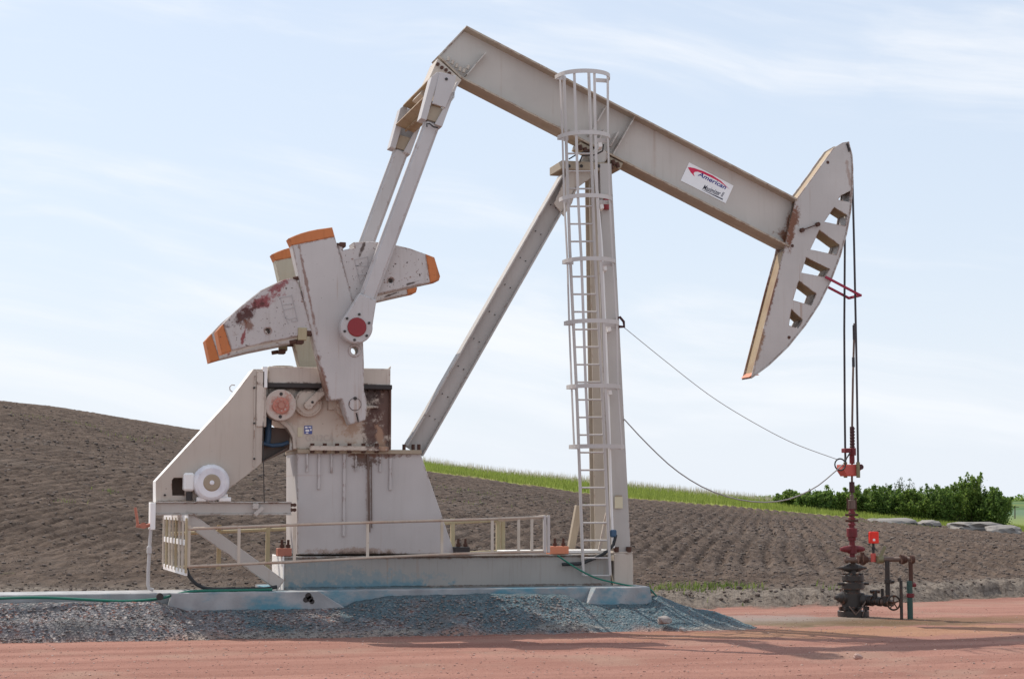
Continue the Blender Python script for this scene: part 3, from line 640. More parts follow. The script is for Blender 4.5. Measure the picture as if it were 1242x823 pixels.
for t in (14, 52, 96, 138, 166):
    t = R(t); b = MB(); pts = [Vector((cx-(rx-.02)*math.cos(t), YL-.60*math.sin(t)**.8, z)) for cx, rx, z in cage]
    for p0, p1 in zip(pts, pts[1:]): b.bar(p0, p1, .012, .045, 0, side=Vector((-math.cos(t), -math.sin(t), 0)))
    b.build('cage_strap', 'ladder', ladder)
for (cx, rx, z) in cage[1:-1]:
    b = MB(); b.bar((cx+rx-.12, YL, z-.07), (cx+rx-.02, YL+.4, z-.05), .06, .09); b.build('stand_off', 'white', ladder)

# --- horsehead
HY = -.21
head = [(1028,172),(1032.5,188),(1033.5,205),(1033.3,225),(1031,255),(1026,283),(1018,311),(1007,340),(993,368),(976,394),(955,420),(932,442),(911,457.5),(938,352),(951,304),(958,270),(965,243),(988,211.7),(1011,179.5),(1022,173)]
Hh = [[(1016.5,242),(1021,236.5),(1031.5,231.5),(1030.3,245)],[(1000,269),(1012,251),(1027.8,261),(1025.5,274)],[(983,302.5),(994,279),(1018.5,297),(1014.5,309)],[(972,330.5),(978,312),(1006.5,326),(1000.5,336)],
      [(962,364),(969,340),(990,356),(985,370.5)],[(957,394.5),(960,375),(974,387.5),(968.5,398)]]
def inset(poly, k=.0): return poly
b = MB(); hp = XZ(head, HY); holes = [XZ(h, HY) for h in Hh]
b.plate(hp, HY, HY+.025, holes, bev=.003); b.plate(hp, -HY-.025, -HY, holes, bev=.003)
hh = b.build('horsehead', 'head', PJ)
b = MB()
arc = XZ(head[0:13], HY)
for p0, p1 in zip(arc, arc[1:]): b.strip(p0, p1, .02, HY-.015, -HY+.015, bev=0)
b.build('arc_face', 'head', hh)
for bkp in ([(911,457.5),(938,352),(951,304)], [(965,243),(988,211.7),(1011,179.5),(1022,173),(1028,172)]):
    bk = XZ([(x+3.2, y+(1 if y < 250 else 0)) for x, y in bkp], HY); b = MB()
    for p0, p1 in zip(bk, bk[1:]): b.strip(p0, p1, .02, HY+.027, -HY-.027, bev=0)
    b.build('back_plate', 'ochre', hh)
for h in Hh[1:]:
    p0, p1 = XZ([h[1], h[2]], HY); b = MB(); b.strip(p0, p1, .02, HY+.027, -HY-.027, bev=0); b.build('inner_rib', 'ochre', hh)
b = MB(); a, c = P(973,279,-.25), P(992,272,-.25); b.bar(a, c, .03, .02); b.cyl(a+Vector((0,-.03,0)), a+Vector((0,.05,0)), .04, 10); b.cyl(c+Vector((0,-.03,0)), c+Vector((0,.05,0)), .04, 10); b.build('hinge_pin', 'rustbolt', hh)
for x, y in ((1004,197),(961,298),(957,409)): b = MB(); c = P(x, y, HY); b.cyl((c.x, HY-.006, c.z), (c.x, HY+.01, c.z), .03, 10); b.build('bolt', 'rustbolt', hh)
b = MB(); b.plate(XZ([(1027,174),(1029,174),(1032,182),(1030,184)], -.24), -.24, .24); b.build('rope_keeper', 'dark', hh)
b = MB(); b.plate(XZ([(899.5,458.5),(905,453),(912,456)], .15), -.2, .2); b.build('lower_lip', 'orangeblock', hh)
g0, g1 = P(1001,335.5,-.26), P(1043.5,358,-.26); dy = Vector((0,.47,0))
b = MB(); b.bar(g0, g1, .03, .045); b.bar(g0+dy, g1+dy, .03, .045); b.bar(g1+Vector((0,-.02,0)), g1+dy+Vector((0,.02,0)), .045, .046, side=Vector((1,0,0))); b.build('rope_guard_bar', 'magenta', hh)

# --- sign on the beam
b = MB(); b.plate(XZ([(835.8,197),(889.7,225.2),(880,246.6),(825.5,219)], -.024), -.028, -.0185, bev=.001); sg = b.build('sign_panel', 'signwhite', PJ)
def zq(l): return [(810+x*100/1029, 180+y*80/823) for x, y in l]
text_on('American', zq([(372,338),(720,515),(392,287)]), -.0315, bold=.018, shear=.25).build('lettering', 'signblue', sg)
text_on('Maximizer II', zq([(432,508),(690,612),(452,448)]), -.0315, bold=.012, shear=.35).build('lettering', 'ink', sg)
b = MB(); b.plate(XZ(zq([(250,238),(275,234),(330,246),(440,284),(560,340),(660,404),(770,510),(740,484),(640,412),(540,360),(440,314),(375,290),(338,292),(320,312),(334,350),(290,302)]), -.0315), -.0325, -.0285, bev=0); b.build('swoosh', 'signred', sg)
b = MB(); b.plate(XZ(zq([(420,512),(520,553),(620,596),(688,630),(682,642),(610,606),(515,558)]), -.0315), -.0325, -.0285, bev=0); b.build('underline', 'ink', sg)

# --- guard rail round the crank area
YR = -1.6
b = MB(); b.tube([P(228,641,YR), P(345,636.5,YR), P(470,632.5,YR), P(597,629,YR), P(662,626.5,YR)], .023); gr = b.build('guard_rail', 'rail', PJ)
b = MB(); b.tube([P(226,686.5,YR), P(345,681.5,YR), P(445,676,YR), P(545,671.5,YR), P(662,668,YR)], .022); b.build('lower_rail', 'rail', gr)
for x, ya, yb in ((229.5,637,688),(290,640,684),(357.5,637,680),(446,633,676),(536,631,672),(597,629,671),(629,628,669),(645,627.5,669)):
    b = MB(); p0, p1 = P(x, ya, YR), P(x, yb, YR); b.box(p0.x-.023, p0.x+.023, YR-.01, YR+.01, p1.z, p0.z, 0); b.build('rail_post', 'gate', gr)
for x in (660.5, 665): b = MB(); p0, p1 = P(x, 624.5, YR), P(x, 670, YR); b.box(p0.x-.024, p0.x+.024, YR-.03, YR+.03, p1.z, p0.z); b.build('end_post', 'ladder', gr)
YQ = 1.5
b = MB(); b.tube([P(206,647,YQ), P(350,641,YQ), P(480,637,YQ), P(605,630.5,YQ)], .03); b.tube([P(206,688,YQ), P(350,681,YQ), P(605,668,YQ)], .025); b.build('far_rail', 'yellowed', gr)
for x in (266, 325, 549, 604, 610):
    b = MB(); p0, p1 = P(x, 636 if x < 500 else 628, YQ), P(x, 690 if x < 500 else 668, YQ); b.box(p0.x-.035, p0.x+.035, YQ-.03, YQ+.03, p1.z, p0.z, 0); b.build('rail_post', 'yellowed', gr)
b = MB(); b.tube([P(605,630.5,YQ), P(661,626,YR)], .025); b.build('end_rail', 'rail', gr)
A0, A1 = P(227, 640, YR), P(199.5, 640, YQ)
endp = []
za = P(212, 627, 0).z; zb = P(212, 690, 0).z
b = MB()
for z in (za, (za*.55+zb*.45), zb): b.bar(Vector((A0.x, YR, z)), Vector((A1.x, YQ, z)), .03, .085, 0, side=Vector((1, 0, 0)))
gp = b.build('end_gate', 'white', gr)
for k in range(8):
    f = k/7; b = MB(); q = Vector((A0.x+(A1.x-A0.x)*f, YR+(YQ-YR)*f, 0)); b.box(q.x-.028, q.x+.005, q.y-.035, q.y+.035, zb, za, 0); b.build('slat', 'gate' if k % 3 else 'yellowed', gp)
#==SITE==
# ------------------------------------------------------------------ polished rod, bridle, wellhead
WX = P(1034, 560, 0).x
def mm(px): return px/67.0
def vcyl(m, xc, half, ya, yb, Y=0.0, half2=None, seg=16, bev=.006):
    a, c = P(xc, yb, Y), P(xc, ya, Y); x = a.x
    h = mm(half); m.lathe((x, Y, a.z), (0, 0, 1), [(0, h-bev), (bev, h), ((c.z-a.z)-bev, mm(half2) if half2 else h), (c.z-a.z, (mm(half2) if half2 else h)-bev)], seg); return m
BR_ = thing('wire_rope_bridle', P(1033, 577, 0), 'pair of dark wire ropes hanging from horsehead with red carrier bar at lower end', 'wire rope bridle')
for s, ptsx in ((-.19, [(1033.6,205),(1036,300),(1038.5,420),(1041,576)]), (.19, [(1024.8,285),(1024,400),(1024.6,500),(1025.5,576)])):
    b = MB(); b.tube([P(x, y, s) for x, y in ptsx], .021, 8); b.build('wire_rope', 'rope', BR_)
    x = ptsx[-1][0]; b = MB(); vcyl(b, x, 2.4, 560, 579, s, seg=10); b.build('rope_socket', 'olive', BR_)
b = MB(); q = XZ([(1022.5,563),(1046,562.5),(1046,568),(1039,577),(1027,577),(1022.5,570)], -.14); b.plate(q, -.14, .14, bev=.02); cb = b.build('carrier_bar', 'carrier', BR_)
b = MB(); c = P(1044, 566, -.2); b.cyl((c.x, -.22, c.z), (c.x, -.13, c.z), .05, 10); b.build('lock_bolt', 'darkred', cb)
PR = thing('polished_rod', P(1033.5, 668, 0), 'slim steel rod with dark red clamps rising between the two wire ropes', 'polished rod')
b = MB(); b.tube([P(1036.3,392,0), P(1034.5,460,0), P(1033.5,520,0), P(1033.3,610,0)], .021, 8); b.build('rod', 'pipe', PR)
b = MB(); vcyl(b, 1036.2, 2.0, 394, 412, 0); vcyl(b, 1035.2, 1.8, 433, 445, 0); b.build('rod_coupling', 'rope', PR)
b = MB(); vcyl(b, 1033.8, 2.7, 517, 544, 0)
for k in range(7): vcyl(b, 1033.8, 3.2, 518.5+k*3.7, 520.5+k*3.7, 0)
b.build('serrated_clamp', 'darkred', PR)
b = MB(); vcyl(b, 1034, 4.6, 543, 552, 0, seg=8); a = P(1029, 546, -.05); b.box(a.x-.09, a.x+.03, -.1, .06, a.z-.04, a.z+.04); vcyl(b, 1033.5, 3.2, 552, 562, 0); b.build('rod_clamp', 'redpaint', PR)
b = MB(); vcyl(b, 1033.4, 3.3, 584, 597, 0); b.build('rod_bushing', 'darkred', PR)

WH = thing('wellhead', P(1034, 747, 0), 'squat black flanged wellhead with dark red stuffing box standing on stained gravel pad', 'wellhead')
def part(name, mat, *cs, parent=None, **k):
    m = MB()
    for c in cs: vcyl(m, *c, **k)
    return m.build(name, mat, parent or WH)
sb = part('stuffing_box', 'pipe', (1033.3,4.6,606,617), (1033.3,2.6,600,607))
for dx in (-5.2, 5): b = MB(); q0, q1 = P(1033.3+dx, 618, -.03), P(1033.3+dx, 603, -.03); b.cyl((q0.x, -.03, q0.z), (q0.x, -.03, q1.z), .015, 8); b.build('gland_bolt', 'rustbolt', sb)
part('stuffing_box_body', 'redpaint', (1033.3,3.4,616,641), (1033.3,4.3,620,623), (1033.3,4.4,627,630), (1033.3,4.6,634,637), parent=sb)
for yy_ in (624, 631): b = MB(); q = P(1033.3, yy_, -.06); b.cyl((q.x-.12, -.04, q.z), (q.x+.13, -.04, q.z), .022, 8); b.build('gland_bolt', 'rustbolt', sb)
part('union_collar', 'redpaint', (1033.5,6.6,640,651), (1033.5,5,650,655), (1033.7,3.5,654,665))
rv = part('rod_valve', 'redpaint', (1034,5.5,661,671), (1034,3.4,670,679))
b = MB(); q = P(1034, 665.5, 0); b.lathe((q.x-.24, 0, q.z), (1,0,0), [(0,.03),(.05,.05),(.06,.05),(.14,.065),(.34,.065),(.42,.05),(.43,.05),(.48,.03)], 14); b.build('valve_ram', 'redpaint', rv)
part('tubing_tee', 'pipe', (1034.5,5,675,682), (1034.5,3.2,681,690))
tv = part('tubing_valve', 'black', (1034,4.4,682,698))
b = MB(); q = P(1034, 688.5, 0); b.lathe((q.x-.28, 0, q.z), (1,0,0), [(0,.02),(.07,.03),(.1,.045),(.2,.075),(.36,.075),(.46,.045),(.5,.03),(.56,.02)], 12); b.build('valve_ram', 'black', tv)
fl = part('tubing_flange', 'black', (1034.5,13.4,697,704), (1034.5,13.6,705.5,714), (1034.5,11.5,703,706.5), seg=28)
for k in range(10):
    t = 2*math.pi*(k+.5)/10; q = P(1034.5, 700, 0); b = MB(); r = .165; b.cyl((q.x+r*math.cos(t), r*math.sin(t), q.z-.2), (q.x+r*math.cos(t), r*math.sin(t), q.z+.08), .024, 8); b.build('stud', 'black', fl)
b = MB(); q = P(1034.5, 707.5, -.02); b.cyl((q.x-.3, -.02, q.z), (q.x+.31, -.02, q.z), .026, 8); b.build('lockdown_pin', 'black', fl)
ch = part('casing_head', 'black', (1033.5,10,713,720), (1033.5,12.5,718,737), (1033.5,10,736,742), seg=24)
b = MB(); q = P(1034, 728, 0)
b.lathe((q.x-.36, 0, q.z+.06), (1,0,0), [(0,.03),(.06,.05),(.07,.075),(.14,.1),(.15,.13),(.3,.13)], 16); b.build('side_outlet', 'black', ch)
b = MB(); q = P(1047, 727.5, -.1); b.lathe((q.x-.1, -.06, q.z), (1,-.25,0), [(0,.1),(.05,.135),(.12,.135),(.13,.1),(.2,.1)], 20); b.build('outlet_flange', 'black', ch)
part('cellar_flange', 'black', (1035,19,740,747), (1030,11,736,741), seg=28)
b = MB()
for k in range(7):
    t = math.pi+math.pi*k/6; q = P(1035, 738, 0); b.box(q.x+.25*math.cos(t)-.03, q.x+.25*math.cos(t)+.03, .25*math.sin(t)-.03, .25*math.sin(t)+.03, q.z-.02, q.z+.05)
b.build('base_nut', 'black', WH)
b = MB(); b.tube([P(1030,735,-.2), P(1038,745,-.35), P(1045,737,-.3), P(1050,729,-.25)], .012); b.tube([P(1046,747,-.3), P(1048,740,-.3), P(1046,733,-.25)], .01); b.build('bleed_line', 'pipe', WH)
# casing valve run with hand wheel
cv_ = MB(); a = P(1050, 727, -.1); c = P(1083, 731, -.6)
cv_.cyl(a, c, .06, 14); cvp = cv_.build('casing_valve_pipe', 'pipe', WH)
b = MB()
for x, r in ((1057,.1),(1061,.075),(1067,.085),(1075,.08)): q = a+(c-a)*((x-1050)/33); d = (c-a).normalized(); b.cyl(q-d*.04, q+d*.04, r, 10)
q = a+(c-a)*.35; b.cyl(q, q+Vector((0,0,.2)), .045, 10); b.cyl(q+Vector((-.09,0,.17)), q+Vector((.09,0,.17)), .03, 8); q = a+(c-a)*.62; b.cyl(q, q+Vector((0,0,.24)), .03, 8)
b.build('casing_valve', 'black', cvp)
hw = P(1084, 730.5, -.75); b = MB(); rr = .125
b.tube([(hw.x+rr*math.cos(2*math.pi*k/28), hw.y, hw.z+rr*math.sin(2*math.pi*k/28)) for k in range(29)], .017, 8)
for k in range(5): t = 2*math.pi*k/5+.3; b.tube([(hw.x, hw.y, hw.z), (hw.x+rr*math.cos(t), hw.y, hw.z+rr*math.sin(t))], .012, 6)
b.cyl((hw.x, hw.y-.03, hw.z), (hw.x, hw.y+.2, hw.z), .025, 10); b.build('hand_wheel', 'black', cvp)

# flow line
FLW = thing('flow_line', P(1104, 757, -.85), 'brown horizontal flow pipe on upright pipes, right leg worn teal near its foot', 'flow line')
def fy(x): return -.05-.8*(x-1025)/80
b = MB(); b.cyl(P(1025,678.5,-.02), P(1108,677.5,fy(1106)), .045, 14); b.cyl(P(1024.5,678.5,-.02), P(1028,678.5,-.02), .06, 10)
hp_ = b.build('flow_pipe', 'pipe', FLW)
for x, r in ((1042,.075),(1047,.09),(1050,.06),(1066,.07),(1094,.085),(1097,.065),(1106,.075)):
    b = MB(); q = P(x, 678, fy(x)); b.cyl((q.x-.03, q.y, q.z), (q.x+.03, q.y, q.z), r, 10); b.build('pipe_union', 'rustbolt', FLW)
b = MB(); q = P(1046, 678, fy(1046)); b.cyl((q.x, q.y, q.z-.1), (q.x, q.y, q.z+.13), .04, 10); b.build('check_valve', 'rustbolt', FLW)
b = MB(); vcyl(b, 1077, 2.9, 680, 728, fy(1077), seg=12); vcyl(b, 1077, 4.2, 702, 707, fy(1077), seg=10); vcyl(b, 1074.5, 4, 722, 731, fy(1077), seg=10); q = P(1081, 705, fy(1077)); b.cyl((q.x-.05, q.y, q.z), (q.x+.05, q.y, q.z), .03, 8); b.build('riser_pipe', 'black', FLW)
b = MB(); vcyl(b, 1105, 2.6, 680, 710, -.85, seg=12); b.build('upright_pipe', 'rustbolt', FLW)
b = MB(); vcyl(b, 1104.3, 3.4, 704, 760, -.85, seg=14); tp = b.build('teal_upright', 'tealpipe', FLW, label='worn teal painted lower upright')
b = MB(); vcyl(b, 1104.3, 4.6, 719, 724, -.85, seg=12); q = P(1108.5, 709, -.85); b.cyl((q.x-.06, q.y, q.z), (q.x+.03, q.y, q.z), .035, 8); b.build('pipe_clamp', 'redpaint', tp)
ps = MB(); q = P(1059.5, 651.5, fy(1060)); w = .075
ps.box(q.x-w, q.x+w, q.y-.07, q.y+.07, q.z-.105, q.z+.11, .014); sw = ps.build('pressure_switch', 'signalred', FLW, label='bright red pressure switch box')
b = MB(); b.box(q.x-.05, q.x-.005, q.y-.076, q.y-.069, q.z-.06, q.z-.02, .002); b.build('switch_label', 'white', sw)
b = MB(); vcyl(b, 1059.5, 1.5, 658, 672, fy(1060), seg=10); vcyl(b, 1059.5, 2.4, 663, 666, fy(1060), seg=8); b.build('switch_stem', 'dark', FLW)
b = MB(); vcyl(b, 1059.3, 3.4, 670.5, 681, fy(1060), seg=8); b.build('switch_base', 'carrier', FLW)
b = MB(); b.bar(P(1066.5,677,fy(1067)-.04), P(1073.5,662,fy(1067)-.04), .03, .06); q = P(1067, 678, fy(1067)); b.cyl((q.x-.05, q.y, q.z), (q.x+.06, q.y, q.z), .07, 10); b.build('valve_lever', 'olive', FLW)
b = MB(); vcyl(b, 1093.8, 1.9, 703, 760, -.85, seg=12); q = P(1092, 702.5, -.85); b.cyl((q.x-.02, -.85, q.z-.03), (q.x-.02, -.85, q.z+.03), .03, 8)
tag(b.build('marker_post', 'black', None), 'short thin black pipe post standing left of the teal upright', 'post')

# cables between post and wellhead
def sag(pts, Y0, Y1, n=24):
    pts = np.array(pts, float); t = np.linspace(0, 1, len(pts)); tt = np.linspace(0, 1, n)
    # smooth through points (Catmull-Rom)
    out = []
    for u in tt:
        k = min(int(u*(len(pts)-1)), len(pts)-2); f = u*(len(pts)-1)-k
        p0, p1, p2, p3 = pts[max(k-1, 0)], pts[k], pts[k+1], pts[min(k+2, len(pts)-1)]
        q = .5*((2*p1)+(-p0+p2)*f+(2*p0-5*p1+4*p2-p3)*f*f+(-p0+3*p1-3*p2+p3)*f**3)
        out.append(P(q[0], q[1], Y0+(Y1-Y0)*u))
    return out
b = MB(); b.tube(sag([(757,397),(810,440),(862,480),(912,511),(962,537),(1016,557)], -.6, -.15), .0065, 6); tag(b.build('signal_cable', 'cablegrey', None), 'thin grey cable strung nearly straight from post hook to rod clamp', 'cable')
b = MB(); b.tube(sag([(757,508),(785,538),(820,570),(860,594),(905,607),(948,607),(985,593),(1010,574),(1022,563)], -.6, -.15), .0115, 6); tag(b.build('signal_cable', 'cablegrey', None), 'thicker drooping cable slung low from post towards red carrier bar', 'cable')
b = MB(); c = P(1019, 563, -.15); b.tube([(c.x+.105*math.cos(t), -.15, c.z+.105*math.sin(t)) for t in np.linspace(.6, 2*math.pi+.4, 26)]+[P(1027,555,-.15), P(1031,549,-.12)], .014, 6); tag(b.build('cable_loop', 'blackcable', None), 'black cable coiled into a loop beside the red carrier bar', 'cable')

# ------------------------------------------------------------------ concrete, conduits, hoses
zc1 = P(545, 713.5, -1.2).z; zc0 = -.15
def conc(name, pts, y0, y1, label, cat='concrete'):
    b = MB(); b.plate(pts, y0, y1, bev=.012); return tag(b.build(name, 'concrete', None), label, cat)
xl, xr = P(-420, 715, -1.2).x, P(787, 715, -1.2).x
xm = P(335, 715, -1.2).x
conc('concrete_foundation', [(xm, zc0), (xr, zc0), (xr, zc1-.004), (xm, zc1-.004)], -1.2, 1.35, 'teal blotched concrete foundation slab directly under the pumpjack base', 'foundation')
conc('concrete_foundation', [(xl, zc0), (xm-.012, zc0), (xm-.012, zc1-.008), (xl, zc1-.008)], -1.2, -.15, 'long low pale concrete strip running out of frame at left under the grey conduit', 'foundation')
q = XZ([(190,740),(424,740),(386,716),(215,716),(208,722)], -1.42); zt = zc1
q = [(q[0][0], zc0), (q[1][0]+.1, zc0), q[1], (q[2][0], zt), (q[3][0]-.12, zt), q[4]]
conc('concrete_block', q, -1.45, -1.205, 'pale concrete block with chamfered end under the motor platform', 'concrete block')
q = XZ([(690,740),(797,740),(787,714),(722,714)], -1.42); q = [(q[0][0], zc0), (q[1][0], zc0), (q[2][0], zt), (q[3][0], zt)]
conc('concrete_block', q, -1.47, -1.205, 'teal blotched concrete block with sloped side below the ladder', 'concrete block')

cond = thing('electrical_conduit', P(182, 715, -1.0), 'thin grey vertical conduit with small box rising from concrete to motor platform', 'conduit')
b = MB(); b.tube([P(183,640,-1.0), P(182,655,-1.0), P(180,690,-1.0), P(179.5,708,-1.0), P(180.5,713,-1.0), P(186,715,-1.0)], .028, 8); b.build('pipe', 'galv', cond)
b = MB(); p0, p1 = P(178, 671, -1.0), P(184, 662, -1.0); b.box(p0.x, p1.x, -1.06, -.95, p0.z, p1.z, .01); b.build('pull_box', 'galv', cond)
HZ = []
b = MB(); b.tube([p+Vector((0,0,0)) for p in sag([(-40,727),(20,724.5),(60,724.5),(110,727),(150,728.5),(190,726),(215,720),(235,716.5),(280,715.5),(330,714.5)], -1.5, -1.25, 50)], .022, 7); tag(b.build('green_hose', 'hose', None), 'green hose lying along the gravel and concrete edge at left', 'hose')
b = MB(); b.tube(sag([(226,688),(230,699),(240,709),(255,713.5),(285,713.5),(320,713.5),(336,711)], -1.1, -1.1, 30), .03, 7); tag(b.build('black_cable', 'blackcable', None), 'thick black cable curving down from end gate onto concrete', 'cable')
b = MB(); b.tube(sag([(676,673),(700,689),(722,700),(745,706),(775,712),(788,714),(796,722),(806,732),(820,737)], -.85, -1.35, 40), .014, 6); tag(b.build('green_hose', 'hose', None), 'thin green line trailing across base skid and past the sloped block', 'hose')
b = MB(); c = P(194, 723, -1.5); b.cyl((c.x, -1.52, c.z), (c.x, -1.40, c.z), .055, 14); tag(b.build('drain_plug', 'dark', None), 'round black pipe end at left end of pale concrete block', 'pipe end')
b = MB(); c = P(374, 722, -1.45)
for dx, dz, r in ((0, 0, .05), (.03, -.05, .05), (-.04, -.06, .045), (.06, -.09, .04)): b.cyl((c.x+dx, -1.458, c.z+dz), (c.x+dx, -1.44, c.z+dz), r, 11)
tag(b.build('lifting_socket', 'dark', None), 'dark broken lifting socket in face of pale concrete block', 'socket')

# ------------------------------------------------------------------ terrain
def hash2(ix, iy, seed=0):
    h = (ix.astype(np.int64)*374761393 + iy.astype(np.int64)*668265263 + seed*1442695041) & 0x7fffffff
    h = ((h ^ (h >> 13))*1274126177) & 0x7fffffff
    return ((h ^ (h >> 16)) & 0xffff)/65535.0
def vnoise(x, y, seed=0):
    ix, iy = np.floor(x), np.floor(y); fx, fy_ = x-ix, y-iy; fx = fx*fx*(3-2*fx); fy_ = fy_*fy_*(3-2*fy_)
    a, b_, c, d = hash2(ix, iy, seed), hash2(ix+1, iy, seed), hash2(ix, iy+1, seed), hash2(ix+1, iy+1, seed)
    return (a*(1-fx)+b_*fx)*(1-fy_)+(c*(1-fx)+d*fx)*fy_
def fbm(x, y, oct=4, seed=0, g=.5):
    s = 0; a = 1; t = 0
    for o in range(oct): s = s+a*vnoise(x*2**o, y*2**o, seed+o*17); t += a; a *= g
    return s/t
def sst(a, b_, x): t = np.clip((x-a)/(b_-a), 0, 1); return t*t*(3-2*t)
XS = np.array([-900,-300,0,60,120,230,360,520,600,700,800,850,950,1060,1150,1242,1500,2300.])
YE = np.array([470,478,487,494,504,523,541,571,582,598,607,611.5,619.5,629.5,638,645,656,660.])   # upper edge of tilled field
YS = np.array([470,478,486.5,493,502,520,534,563,574,583.5,594,599,610,620,630,641,654,659.])     # skyline of grass behind it
DC = np.interp(XS, [0, 500, 1242], [112, 125, 140])
slv = np.vectorize(slope)
def terrain(px, d):
    """height of ground for column px (compass direction from the tripod) and distance d, plus masks"""
    ye, ys, dc = np.interp(px, XS, YE), np.interp(px, XS, YS), np.interp(px, XS, DC)
    z1 = CAM.z+dc*slv(ye); dg = dc+26; z2 = CAM.z+dg*slv(ys)
    dpad = np.interp(px, [-500, 780, 900, 1000, 1120, 1242, 1600], [35.2, 35.2, 35.6, 36.2, 38.2, 40.2, 43])
    X = CAM.x+d*FH.x+RT.x*((px-W0/2)/F*d); Y = CAM.y+d*FH.y+RT.y*((px-W0/2)/F*d)
    X, Y = np.broadcast_arrays(X, Y)
    lump = fbm(X*1.1, Y*1.1, 4, 5)
    dpad = dpad+(lump-.5)*1.3
    bank = sst(dpad, dpad+1.1, d)
    z0 = .29
    t = (d-(dpad+2))/(dc-dpad-2); tt = np.clip(t, 0, 1)
    zf = z0+(z1-z0)*tt
    zg = z1+(z2-z1)*np.clip((d-dc)/(dg-dc), 0, 1)
    far = np.where(d > dg, -(d-dg)*.045, 0)
    z = np.where(d < dc, zf*bank, zg+far)
    z = np.where(d > dg, np.maximum(z, np.minimum(z2, -1.5)-0*d), z)
    z = np.where(d > 900, np.minimum(z, -1.5), z)
    grass = sst(dc-1.0, dc+1.5, d+(vnoise(X*.35, Y*.35, 9)-.5)*5)*np.maximum(sst(430, 500, px), (d > 200))
    soil = sst(dpad-.35, dpad+.05, d+.5*(fbm(X*4, Y*4, 3, 15)-.5))*(1-grass)
    # furrows and clods
    ra = R(23.9); u = X*math.cos(ra)-(Y-CAM.y)*math.sin(ra); along = X*math.sin(ra)+(Y-CAM.y)*math.cos(ra)
    ph = u/.62+.8*(fbm(u*.15, along*.08, 2, 3)-.5)
    fur = np.sin(2*math.pi*ph)
    amp = np.clip((d-40)/10, 0, 1)*.068
    cl = fbm(X*3.6, Y*3.6, 4, 21, .65)-.5
    cl2 = fbm(X*.8, Y*.8, 3, 31)-.5
    z = z+soil*(amp*(fur+.42*np.sin(4*math.pi*ph+1.1))*(.45+1.0*vnoise(X*.3, Y*.3, 77))+(.060+.06*sst(.55, .75, vnoise(X*.25, Y*.25, 55))+.16*np.exp(-((d-dpad-1.2)/1.2)**2))*cl+.035*cl2*(1+3.5*np.exp(-((d-dpad-1.2)/1.1)**2)))
    pad = 1-bank
    for yr in (-8.3, -10.15, -12.6): z = z-.035*np.exp(-((Y-yr-.25*np.sin(X*.12)-.03*X)/.17)**2)*(.5+vnoise(X*.6, X*0, 8))+.015*np.exp(-((Y-yr-.34-.25*np.sin(X*.12)-.03*X)/.12)**2)
    z = z+pad*(.03*(fbm(X*.5, Y*.9, 4, 41)-.5)+.018*(fbm(X*5, Y*5, 3, 43)-.5))
    return X, Y, z, soil, grass, np.exp(-((d-dpad-1.0)/1.3)**2)*soil, lump
pxs = np.concatenate([np.linspace(-1500, -120, 60), np.arange(-110, 1352, 2.2), np.linspace(1362, 2600, 60)])
ds = np.concatenate([np.array([1.5, 4, 8, 12, 15]), 2.05*2179/np.arange(256, 119, -1.25), np.arange(37.6, 46, .085), np.arange(46, 70, .19), np.arange(70, 150, .42), np.linspace(150.5, 175, 18), np.array([190, 220, 270, 340, 450, 600, 899, 905, 1500, 2500, 4500, 8000.])])
ds = np.unique(np.round(ds, 4)); PX, DD = np.meshgrid(pxs, ds)
X, Y, Z, soil, grass, fur, lump = terrain(PX, DD)
nr, nc = PX.shape
def grid_mesh(name, X, Y, Z, attrs, mat, kind='structure'):
    nr, nc = X.shape; me = bpy.data.meshes.new(name)
    me.vertices.add(nr*nc); me.vertices.foreach_set('co', np.stack([X, Y, Z], -1).astype(np.float32).ravel())
    i = np.arange(nr*nc).reshape(nr, nc); q = np.stack([i[:-1, :-1], i[:-1, 1:], i[1:, 1:], i[1:, :-1]], -1).reshape(-1, 4)
    me.loops.add(q.size); me.loops.foreach_set('vertex_index', q.ravel().astype(np.int32))
    me.polygons.add(len(q)); me.polygons.foreach_set('loop_start', np.arange(0, q.size, 4, dtype=np.int32)); me.polygons.foreach_set('use_smooth', np.ones(len(q), bool))
    me.update(calc_edges=True)
    for k, a in attrs.items():
        at = me.attributes.new(k, 'FLOAT', 'POINT'); at.data.foreach_set('value', a.astype(np.float32).ravel())
    me.materials.append(mat); o = bpy.data.objects.new(name, me); COL.objects.link(o)
    if kind: o['kind'] = kind
    return o
